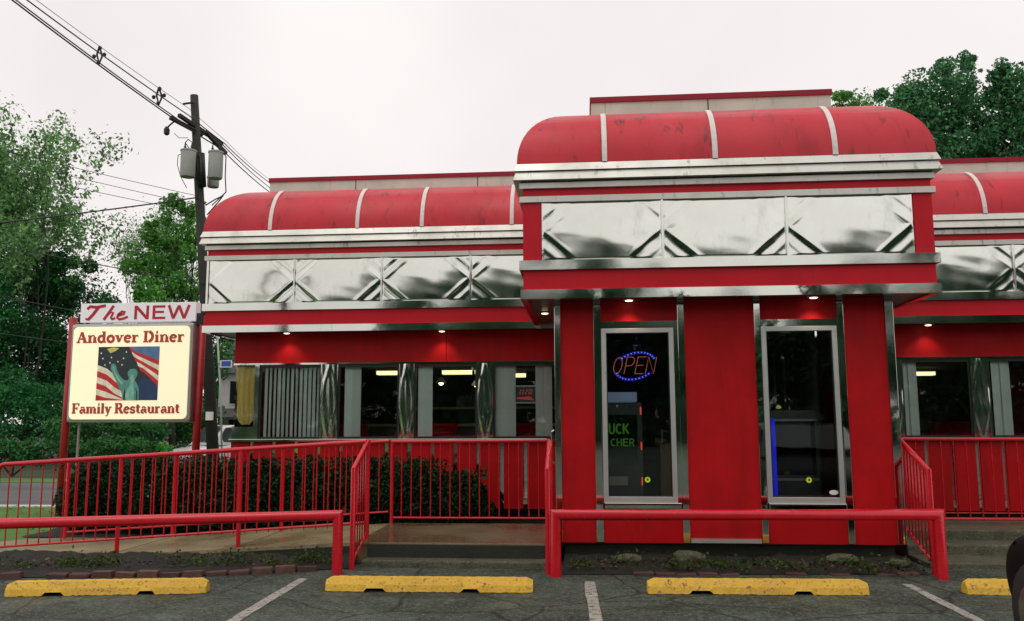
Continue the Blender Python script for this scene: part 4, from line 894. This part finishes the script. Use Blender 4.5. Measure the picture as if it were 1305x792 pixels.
for k, (x, y, sz, lab) in enumerate([(.42, 9.22, .10, 'pale rubble stone in soil below the neon window'), (1.05, 9.30, .13, 'grey rubble stone in soil below the vestibule middle'), (2.62, 9.25, .12, 'flat pale rubble stone below right vestibule window'), (3.12, 9.12, .08, 'small rubble stone near the vestibule right corner')]):
    bm = bmesh.new(); bmesh.ops.create_icosphere(bm, subdivisions=2, radius=1); q = random.Random(k)
    for v in bm.verts: v.co = Vector((v.co.x*sz*1.5, v.co.y*sz*.8, v.co.z*sz*.55))*q.uniform(.82, 1.1)
    me = bpy.data.meshes.new('stone'); bm.to_mesh(me); bm.free(); me.materials.append(M['concrete_step']); tag(link('stone', me, None, (x, y, .06+sz*.2)), lab, 'stone', 'rubble stones under the vestibule')
P = []
for k in range(900): x = r.uniform(-14, -7.3); y = r.uniform(11.3, 14.7); P.append([x, y, r.uniform(.01, .06)])
o = link('grass_tufts', leaf_mesh('grass_tufts', np.array(P), .07, 'leaf_bright', 4, aspect=.25)); o['kind'] = 'stuff'; o['label'] = 'grass blades on the verge left of the ramp'

# ------------------------------------------------------------------ roadside sign
SY = 13.5
SG = thing('diner_sign', 'lit cream diner sign with picture and lettering between two red posts', 'sign', (-7.4, SY, 0))
for x, xb in ((-8.56, -8.60), (-6.30, -6.34)): MB().tube([(xb, SY, -.05), (x, SY, 3.26)], .062, 12).build('post', 'post_red', SG, smooth=True)
MB().tube([(-8.38, SY+.05, -.05), (-8.38, SY+.05, 1.5)], .02, 8).build('conduit', 'alu', SG)
cab = MB().box(-8.485, -6.375, SY-.16, SY+.16, 1.505, 3.135).build('cabinet', 'sign_frame', SG, bevel=.05)
def rrect(x0, x1, z0, z1, rr, n=6):
    o = []
    for cx, cz, a in ((x1-rr, z1-rr, 0), (x0+rr, z1-rr, 90), (x0+rr, z0+rr, 180), (x1-rr, z0+rr, 270)): o += arc(cx, cz, rr, rr, a, a+90, n)
    return o
MB().poly(rrect(-8.43, -6.43, 1.56, 3.08, .08), SY-.175, SY-.150).build('sign_face', 'sign_cream', cab)
top = MB().box(-8.385, -6.385, SY-.09, SY+.09, 3.165, 3.485).build('top_panel', 'sign_white', SG, bevel=.006)
for x in (-8.3, -6.46): box('bracket', 'dark_metal', SG, x-.02, x+.02, SY-.03, SY+.03, 3.13, 3.17)
box('bracket', 'dark_metal', SG, -6.40, -6.27, SY-.06, SY+.06, 3.10, 3.30)
yf = SY-.092
lettering(top, 'sign_red', 'The', SCR, -8.30, 3.205, .235, .72, yf, slant=.10, wk=1.35); lettering(top, 'sign_red', 'NEW', SANS, -7.46, 3.205, .23, 1.0, yf)
yf = SY-.177
lettering(cab, 'sign_brick', 'Andover Diner', SER, -8.37, 2.815, .185, 1.86, yf, wk=1.5); lettering(cab, 'sign_brick', 'Family Restaurant', SER, -8.38, 1.655, .165, 1.84, yf, wk=1.5)
# printed picture: flag stripes, blue sky, green statue figure
X0, X1, Z0, Z1 = -7.98, -6.93, 1.865, 2.745
def pic(name, mat, pts, lay):
    q = [(X0+(X1-X0)*u, Z0+(Z1-Z0)*v) for u, v in pts]; MB().poly(q, yf-.001*lay, yf).build(name, mat, PP)
PP = box('picture', 'pr_dark', cab, X0, X1, yf-.001, yf+.001, Z0, Z1)
pic('picture_sky', 'pr_blue', [(.5, 1), (1, 1), (1, .62), (.72, .8)], 2)
pic('picture_navy', 'pr_navy', [(.62, 0), (1, 0), (1, .38), (.7, .4)], 2)
for k, (a, mt) in enumerate([((.02, .66), 'pr_white'), ((.0, .53), 'pr_red'), ((.0, .39), 'pr_white'), ((.0, .29), 'pr_red'), ((.0, .14), 'pr_white'), ((.0, .08), 'pr_red')]):
    z = .66-k*.11
    pic('flag_stripe', mt, [(0, z), (.16, z-.07), (.30, z-.20), (.45, z-.29), (.45, max(0, z-.42)), (.30, max(0, z-.32)), (.16, max(0, z-.18)), (0, max(0, z-.11))] if z > .3 else [(0, z), (.16, max(.02, z-.06)), (.44, max(.01, z-.2)), (.44, 0), (0, 0)], 3+k)
for k, mt in enumerate(('pr_red', 'pr_white', 'pr_red', 'pr_white', 'pr_red')):
    a = .05*k; pic('flag_stripe', mt, [(.50+a*.9, 1-a*1.9), (.62+a*.6, .90-a*1.5), (1, .74-a*1.9), (1, .64-a*1.9), (.64+a*.6, .82-a*1.5), (.53+a*.9, .92-a*1.9)], 3+k)
pic('picture_light', 'pr_yel', [(.14, .96), (.24, .99), (.34, .97), (.28, .92), (.2, .88)], 3)
for u, v in ((.08, .78), (.12, .66), (.05, .88), (.22, .8), (.33, .72), (.42, .78), (.30, .60), (.4, .66), (.46, .9), (.2, .7)): pic('picture_star', 'pr_white', [(u-.014, v), (u, v+.018), (u+.014, v), (u, v-.018)], 3)
pic('figure', 'pr_teal', [(.44, 0), (.43, .10), (.40, .20), (.34, .32), (.27, .46), (.22, .60), (.225, .67), (.26, .69), (.30, .66), (.32, .58), (.36, .48), (.43, .39), (.50, .36), (.53, .41), (.505, .47), (.505, .53), (.54, .575), (.60, .585), (.65, .555), (.665, .49), (.645, .42), (.62, .37), (.66, .31), (.695, .22), (.70, .10), (.70, 0)], 10)
pic('figure_light', 'pr_teal2', [(.50, 0), (.48, .10), (.51, .20), (.55, .28), (.56, .36), (.545, .42), (.56, .48), (.60, .47), (.61, .40), (.60, .30), (.615, .2), (.63, .1), (.62, 0)], 11)
pic('figure_light', 'pr_teal2', [(.25, .64), (.27, .66), (.30, .52), (.37, .40), (.44, .32), (.42, .28), (.34, .40), (.28, .52)], 12)
pic('figure_shade', 'pr_dark', [(.455, 0), (.45, .12), (.47, .22), (.485, .14), (.475, 0)], 12)
pic('figure_shade', 'pr_dark', [(.655, 0), (.66, .12), (.64, .24), (.68, .16), (.68, 0)], 12)
pic('figure_shade', 'pr_dark', [(.53, .45), (.55, .455), (.548, .435)], 12)

# ------------------------------------------------------------------ utility poles, transformers, wires
PY = 30
def utility_pole(label, base, top, rad, name='utility_pole'):
    t = thing(name, label, 'utility pole', base); MB().tube([base, top], [rad*1.25, rad*.85], 12).build('pole', 'wood_pole', t, smooth=True); return t
pb, pt = px(272, 590, PY), px(247.5, 122, PY); pb = pb+(pb-pt)*.04
UP = utility_pole('tall dark utility pole carrying crossarms and three grey transformers', tuple(pb), tuple(pt), .175)
pat = lambda z: pb+(pt-pb)*((z-pb.z)/(pt.z-pb.z))
az = px(247, 160, PY).z
ARM = Vector((-.38, -.95, 0)).normalized(); 
def armpx(a, b, ya, yb, r=.095):
    A, B_ = px(*a, ya), px(*b, yb); MB().tube([A, B_], r, 4).build('crossarm', 'wood_pole', UP)
armpx((217, 150), (258, 172), PY-1.0, PY+.2); armpx((228, 147), (283, 184), PY-.9, PY+1.4)
armpx((262, 168), (288, 196), PY+.1, PY+1.2)
def tp(name, mat, pts, r, n=6): return MB().tube(pts, r, n).build(name, mat, UP, smooth=True)
tp('pin_bracket', 'dark_metal', [px(247, 131, PY-.2), px(238, 132, PY-.3), px(233, 133, PY-.35)], .04)
tp('lamp_arm', 'dark_metal', [px(222, 155, PY-.8), px(216, 160, PY-.8), px(213, 164, PY-.8)], .03); 
c = px(212.5, 167, PY-.8); MB().lathe([(.05, .16), (.11, .05), (.10, -.12), (.04, -.17)], c, n=10).build('arrester', 'dark_metal', UP)
def can(x, y0, y1, Y, w, label):
    a, b = px(x, y0, Y), px(x, y1, Y); h = a.z-b.z; o = MB().lathe([(w*.9, 0), (w, .05), (w, h-.06), (w*1.08, h-.05), (w*1.08, h), (w*.6, h+.05), (.02, h+.07)], (a.x, a.y, b.z), n=20).build('transformer', 'can', UP, smooth=False); smooth_auto(o, 45); o['label'] = label
    for dx in (-.12, .14): MB().lathe([(.03, 0), (.05, .04), (.03, .08), (.05, .12), (.03, .16), (.02, .26)], (a.x+dx, a.y-.05, a.z), n=8).build('bushing', 'dark_metal', o)
can(240.5, 192, 226, PY-.5, .275, 'left grey transformer can'); can(275.5, 194, 228, PY-.4, .265, 'right grey transformer can'); can(272, 226, 239, PY+.45, .22, 'rear grey transformer can')
tp('mount_bracket', 'dark_metal', [px(256, 196, PY-.15), px(258, 238, PY-.15)], .15, 8)
tp('jumper_wire', 'wire', [px(232, 196, PY-.5), px(227, 198, PY-.5), px(226, 210, PY-.5), px(230, 225, PY-.5), px(238, 240, PY-.3)], .014, 5)
tp('jumper_wire', 'wire', [px(281, 190, PY-.4), px(288, 200, PY-.4), px(287, 225, PY-.4), px(288, 245, PY-.4), px(270, 262, PY-.2)], .022, 5)
tp('jumper_wire', 'wire', [px(243, 192, PY-.5), px(236, 182, PY-.5), px(240, 178, PY-.4), px(248, 184, PY-.3)], .018, 5)
tp('jumper_wire', 'wire', [px(262, 262, PY-.2), px(275, 254, PY-.2), px(284, 250, PY-.3), px(278, 258, PY-.4), px(264, 274, PY-.2)], .025, 5)
tp('jumper_wire', 'wire', [px(222, 170, PY-.7), px(228, 176, PY-.6), px(240, 176, PY-.4)], .012, 5)
box('meter_box', 'white_flat', UP, pat(2.9).x+.05, pat(2.9).x+.28, PY-.30, PY-.16, 1.55, 1.85)
tp('service_conduit', 'can', [px(276, 410, PY-.25), px(281, 500, PY-.25), px(283, 590, PY-.25)], .035, 6)
bs = px(288, 464, PY-.4); t = thing('blue_sign', 'small blue sign beside the utility pole left of the diner', 'sign', (bs.x, bs.y, bs.z-.2))
box('plate', 'white_flat', t, bs.x-.22, bs.x+.22, bs.y, bs.y+.02, bs.z-.13, bs.z+.13); box('blue_face', 'blue_sign', t, bs.x-.17, bs.x+.18, bs.y-.006, bs.y-.001, bs.z-.09, bs.z+.10)
box('bracket', 'dark_metal', t, bs.x-.34, bs.x-.22, bs.y+.004, bs.y+.018, bs.z-.02, bs.z+.02)
utility_pole('thin distant utility pole above the sign', tuple(base_at(179, 58, -.6)), tuple(px(178, 352, 58)), .17)
SP = utility_pole('utility pole at left behind the photographer carrying the same wires', (-13.0, -12, 0), (-13.0, -12, 15.6), .17)
MB().box(-14.0, -12.0, -12.1, -11.95, 14.2, 14.4).build('crossarm', 'wood_pole', SP)
def wire(label, pts, r=.016, name='power_line'):
    P = [Vector(p) for p in pts]; out_ = []
    for a, b in zip(P, P[1:]):
        n = 14; l = (b-a).length
        for i in range(n): f = i/n; q = a+(b-a)*f; q.z -= .012*l*4*f*(1-f)*.5; out_.append(q)
    out_.append(P[-1]); tag(MB().tube(out_, r, 5).build(name, 'wire', smooth=True), label, 'cable', 'overhead cables')
far = Vector((-14.5, 80, 12))
for k, (y0, xs_, yn, r_, lab) in enumerate([(0, 15, 153, .026, 'lowest thick power cable of the bundle crossing upper left sky'), (0, 20, 150, .022, 'second thick power cable of the bundle in upper left sky'), (0, 34, 143, .022, 'third power cable, upper of the thick ones in upper left sky'), (0, 46, 134, .010, 'thinnest topmost power wire in upper left sky')]):
    a = px(xs_, y0, 21.5); b = px(229 if k < 2 else 240, yn+4, PY-.9); a2 = a+(a-b)*1.9
    e = px(342, (244, 238, 232, 228)[k], 42)
    b2 = px((282, 284, 286, 288)[k], (190, 185, 183, 180)[k], PY+1.2)
    wire(lab, [a2, a, b, b2, e, e+(e-b2)*.9], r_)
for (x, y, lab) in ((127, 70, 'dark cable spacer nearer the upper left corner'), (203, 122, 'dark cable spacer nearer the utility pole')):
    f = (x-20)/(235-20); Y = 21.5+(PY-.9-21.5)*f; c = px(x, y, Y); t = thing('cable_spacer', lab, 'cable spacer', tuple(c)); s = Y/1080
    MB().tube([c+Vector((-1*s, 0, 12*s)), c+Vector((-4*s, 0, 0)), c+Vector((0, 0, -13*s)), c+Vector((4*s, 0, -2*s)), c+Vector((-1*s, 0, 12*s))], 1.4*s, 5).build('bracket', 'dark_metal', t)
    for dx, dz in ((-8, -2), (7, 0), (-1, -11), (0, 10)): MB().lathe([(.5*s, 3*s), (2.8*s, 1*s), (2.2*s, -2*s), (.5*s, -3*s)], c+Vector((dx*s, 0, dz*s)), n=8).build('insulator', 'dark_metal', t)
for a, b, r_, lab in [((-120, 160), (252, 250), .011, 'topmost thin service wire crossing the sparse trees'), ((-120, 172), (254, 262), .011, 'second thin service wire crossing the sparse trees'), ((-120, 190), (256, 272), .011, 'third thin service wire crossing the sparse trees'), ((-120, 297), (252, 252), .028, 'thick drooping communication cable running left from utility pole'), ((-120, 288), (262, 362), .018, 'cable crossing in front of dark tree at left'), ((-120, 352), (266, 428), .014, 'pale cable ending behind the sign top at left'), ((-120, 408), (268, 458), .014, 'lowest cable at left running behind the sign')]:
    wire(lab, [px(a[0], a[1], 27), px(*b, PY-.2)], r_, 'service_cable')

# ------------------------------------------------------------------ house behind
HB = base_at(318, 52, -.5); hx = HB[0]
H_ = thing('white_house', 'white two-storey house with dark windows glimpsed between pole and diner', 'house', (hx, 52, -.5))
x0, x1 = px(279, 500, 52).x, px(279, 500, 52).x+7.5
wl = box('wall', 'siding', H_, x0, x1, 52, 59, -.6, 4.6)
for k in range(26): box('siding_board', 'siding', wl, x0-.005, x1+.005, 51.985-.004*(k % 2), 51.999, -.5+k*.195, -.5+k*.195+.18)
MB().add([(x0-.3, 51.6, 4.5), (x1+.3, 51.6, 4.5), (x1+.3, 59.4, 4.5), (x0-.3, 59.4, 4.5), (x0-.3, 55.5, 7.3), (x1+.3, 55.5, 7.3)], [(0, 1, 5, 4), (2, 3, 4, 5), (0, 4, 3), (1, 2, 5), (0, 3, 2, 1)]).build('roof', 'shingle', H_)
for wx in (.75, 3.0, 5.4):
    for wz in (2.6, .2):
        w_ = box('window', 'white_flat', H_, x0+wx-.08, x0+wx+1.0, 51.95, 51.98, wz-.1, wz+1.5); box('window_pane', 'dark_metal', w_, x0+wx, x0+wx+.92, 51.93, 51.949, wz, wz+1.4)
MB().add([(x0-.4, 50.2, 1.75), (x1, 50.2, 1.75), (x1, 51.9, 2.3), (x0-.4, 51.9, 2.3), (x0-.4, 50.2, 1.65), (x1, 50.2, 1.65), (x1, 51.9, 2.2), (x0-.4, 51.9, 2.2)], [(0, 1, 2, 3), (7, 6, 5, 4), (0, 4, 5, 1), (0, 3, 7, 4)]).build('porch_roof', 'shingle', H_)
for k in range(4): box('porch_post', 'siding', H_, x0-.3+k*2.3, x0-.18+k*2.3, 50.3, 50.42, -.5, 1.7)

# ------------------------------------------------------------------ cars
def car(name, label, loc, rotz, paint, L_=4.6, Wd=1.82, hood=.92, roof=1.45, belt=.98, suv=False):
    t = thing(name, label, 'car', loc); hw = Wd/2
    # stations along y from nose(0) to tail(L): (y, half width, z bottom, z deck, nose bulge)
    st = [(0, .62*hw, .38, .60), (.06, .78*hw, .26, .70), (.22, .91*hw, .20, .78), (.55, .98*hw, .18, .84), (1.0, hw, .18, .89), (1.45, hw, .18, .95), (2.2, hw, .18, belt), (3.0, hw, .18, belt+.01), (3.7, hw, .18, belt+.02), (L_-.5, .98*hw, .2, belt+.02), (L_-.12, .9*hw, .28, belt-.02), (L_, .76*hw, .42, belt-.14)]
    mb = MB(); n = 0
    for (y, w, zb, zd) in st:
        h = zd-zb; ring = []
        for sgn in (1, -1):
            pts = [(.0, zb), (.80, zb), (.94, zb+.10*h), (.985, zb+.32*h), (1.0, zb+.55*h), (.975, zb+.78*h), (.90, zb+.93*h), (.72, zb+.985*h), (.0, zb+1.03*h)]
            ring += [(sgn*w*a, z) for a, z in (pts if sgn == 1 else pts[::-1][1:-1])]
        n = len(ring); mb.v += [(x, -y, z) for x, z in ring]
    for i in range(len(st)-1):
        for k in range(n): q = i*n+k; q2 = i*n+(k+1) % n; mb.f.append((q, q2, q2+n, q+n))
    mb.f.append(tuple(range(n))[::-1]); mb.f.append(tuple((len(st)-1)*n+k for k in range(n)))
    def fin(mb_, nm, mt, par, sub=0, sm=True):
        o = mb_.build(nm, mt, None, smooth=sm)
        o.parent = par
        if sub: md = o.modifiers.new('subsurf', 'SUBSURF'); md.levels = sub; md.render_levels = sub
        return o
    body = fin(mb, 'body', paint, t, 2)
    # cabin
    rear = L_-.25 if suv else L_-1.0
    c_st = [(1.42, .80*hw, belt-.08, belt-.02), (2.05, .76*hw, belt-.08, roof-.10), (2.45, .73*hw, belt-.08, roof), (3.3, .72*hw, belt-.08, roof), (rear-.35, .72*hw, belt-.08, roof-.04), (rear, .74*hw, belt-.08, belt+.15)]
    mb = MB()
    for (y, w, zb, zt_) in c_st: mb.v += [(-w*1.2, -y, zb), (-w, -y, zt_-.03), (-w*.8, -y, zt_), (w*.8, -y, zt_), (w, -y, zt_-.03), (w*1.2, -y, zb)]
    for i in range(len(c_st)-1):
        for k in range(5): q = i*6+k; mb.f.append((q, q+1, q+7, q+6))
    mb.f.append((0, 1, 2, 3, 4, 5)); e = (len(c_st)-1)*6; mb.f.append(tuple(e+k for k in range(6)))
    cab_ = fin(mb, 'cabin', paint, t, 0, False)
    for sg in (-1, 1):
        for (ya, yb_) in ((1.95, 2.85), (2.93, rear-.45)):
            xw = lambda z: sg*((.73+.145*(roof-z)/(roof-belt))*hw+.022); mb = MB()
            za, zb2 = belt+.03, roof-.10
            mb.add([(xw(za), -(ya-.28 if ya < 2.5 else ya), za), (xw(za), -yb_, za), (xw(zb2), -yb_, zb2), (xw(zb2), -(ya+.18 if ya < 2.5 else ya), zb2)], [(0, 1, 2, 3)]); fin(mb, 'side_window', 'car_glass', t, 0, False)
    mb = MB().add([(-.72*hw, -1.46, belt+.04), (.72*hw, -1.46, belt+.04), (.64*hw, -2.10, roof-.06), (-.64*hw, -2.10, roof-.06)], [(0, 1, 2, 3)]); fin(mb, 'windscreen', 'car_glass', t, 0, False).location = (0, .045, .03)
    for sg in (-1, 1):
        fin(MB().add([(sg*.56*hw, -.02, .62), (sg*.86*hw, -.16, .63), (sg*.90*hw, -.30, .74), (sg*.62*hw, -.10, .72)], [(0, 1, 2, 3)]), 'headlight', 'headlight' if suv else 'black_plastic', t, 0, False).location = (0, .02, .0) if suv else (0, -.09, -.02)
        fin(MB().box(sg*(.6*hw), sg*(.86*hw), -L_-.01, -L_+.1, .72, .86), 'taillight', 'taillight', t, 0, False)
        m_ = fin(MB().box(min(sg*hw*.98, sg*(hw+.13)), max(sg*hw*.98, sg*(hw+.13)), -2.25, -2.14, belt, belt+.13), 'wing_mirror', paint, t, 2, True)
        for y in (.82, L_-.95):
            w_ = fin(MB().lathe([(.20, -.10), (.31, -.105), (.335, -.07), (.335, .07), (.31, .105), (.20, .10)], (sg*(hw-.10), -y, .335), 'x', 24), 'wheel', 'tyre', t)
            fin(MB().lathe([(.19, -.02), (.20, 0.0), (.16, .012), (.05, .02)], (sg*(hw+.002), -y, .335), 'x', 20), 'rim', 'rim', w_)
    fin(MB().box(-.55*hw, .55*hw, -.05, .015, .36, .52), 'grille', 'black_plastic', t, 0, False)
    t.location = loc; t.rotation_euler = (0, 0, rotz); return t
car('parked_car', 'shiny black car whose front corner shows at lower right edge', (3.62, 6.38, 0), 0, 'black_paint', hood=.95, belt=1.0)
p = px(215, 560, 33)
car('parked_car', 'white car parked beyond the road behind the sign post', (p.x, 33, -.44), R(148), 'white_paint', roof=1.78, belt=1.06, suv=True)
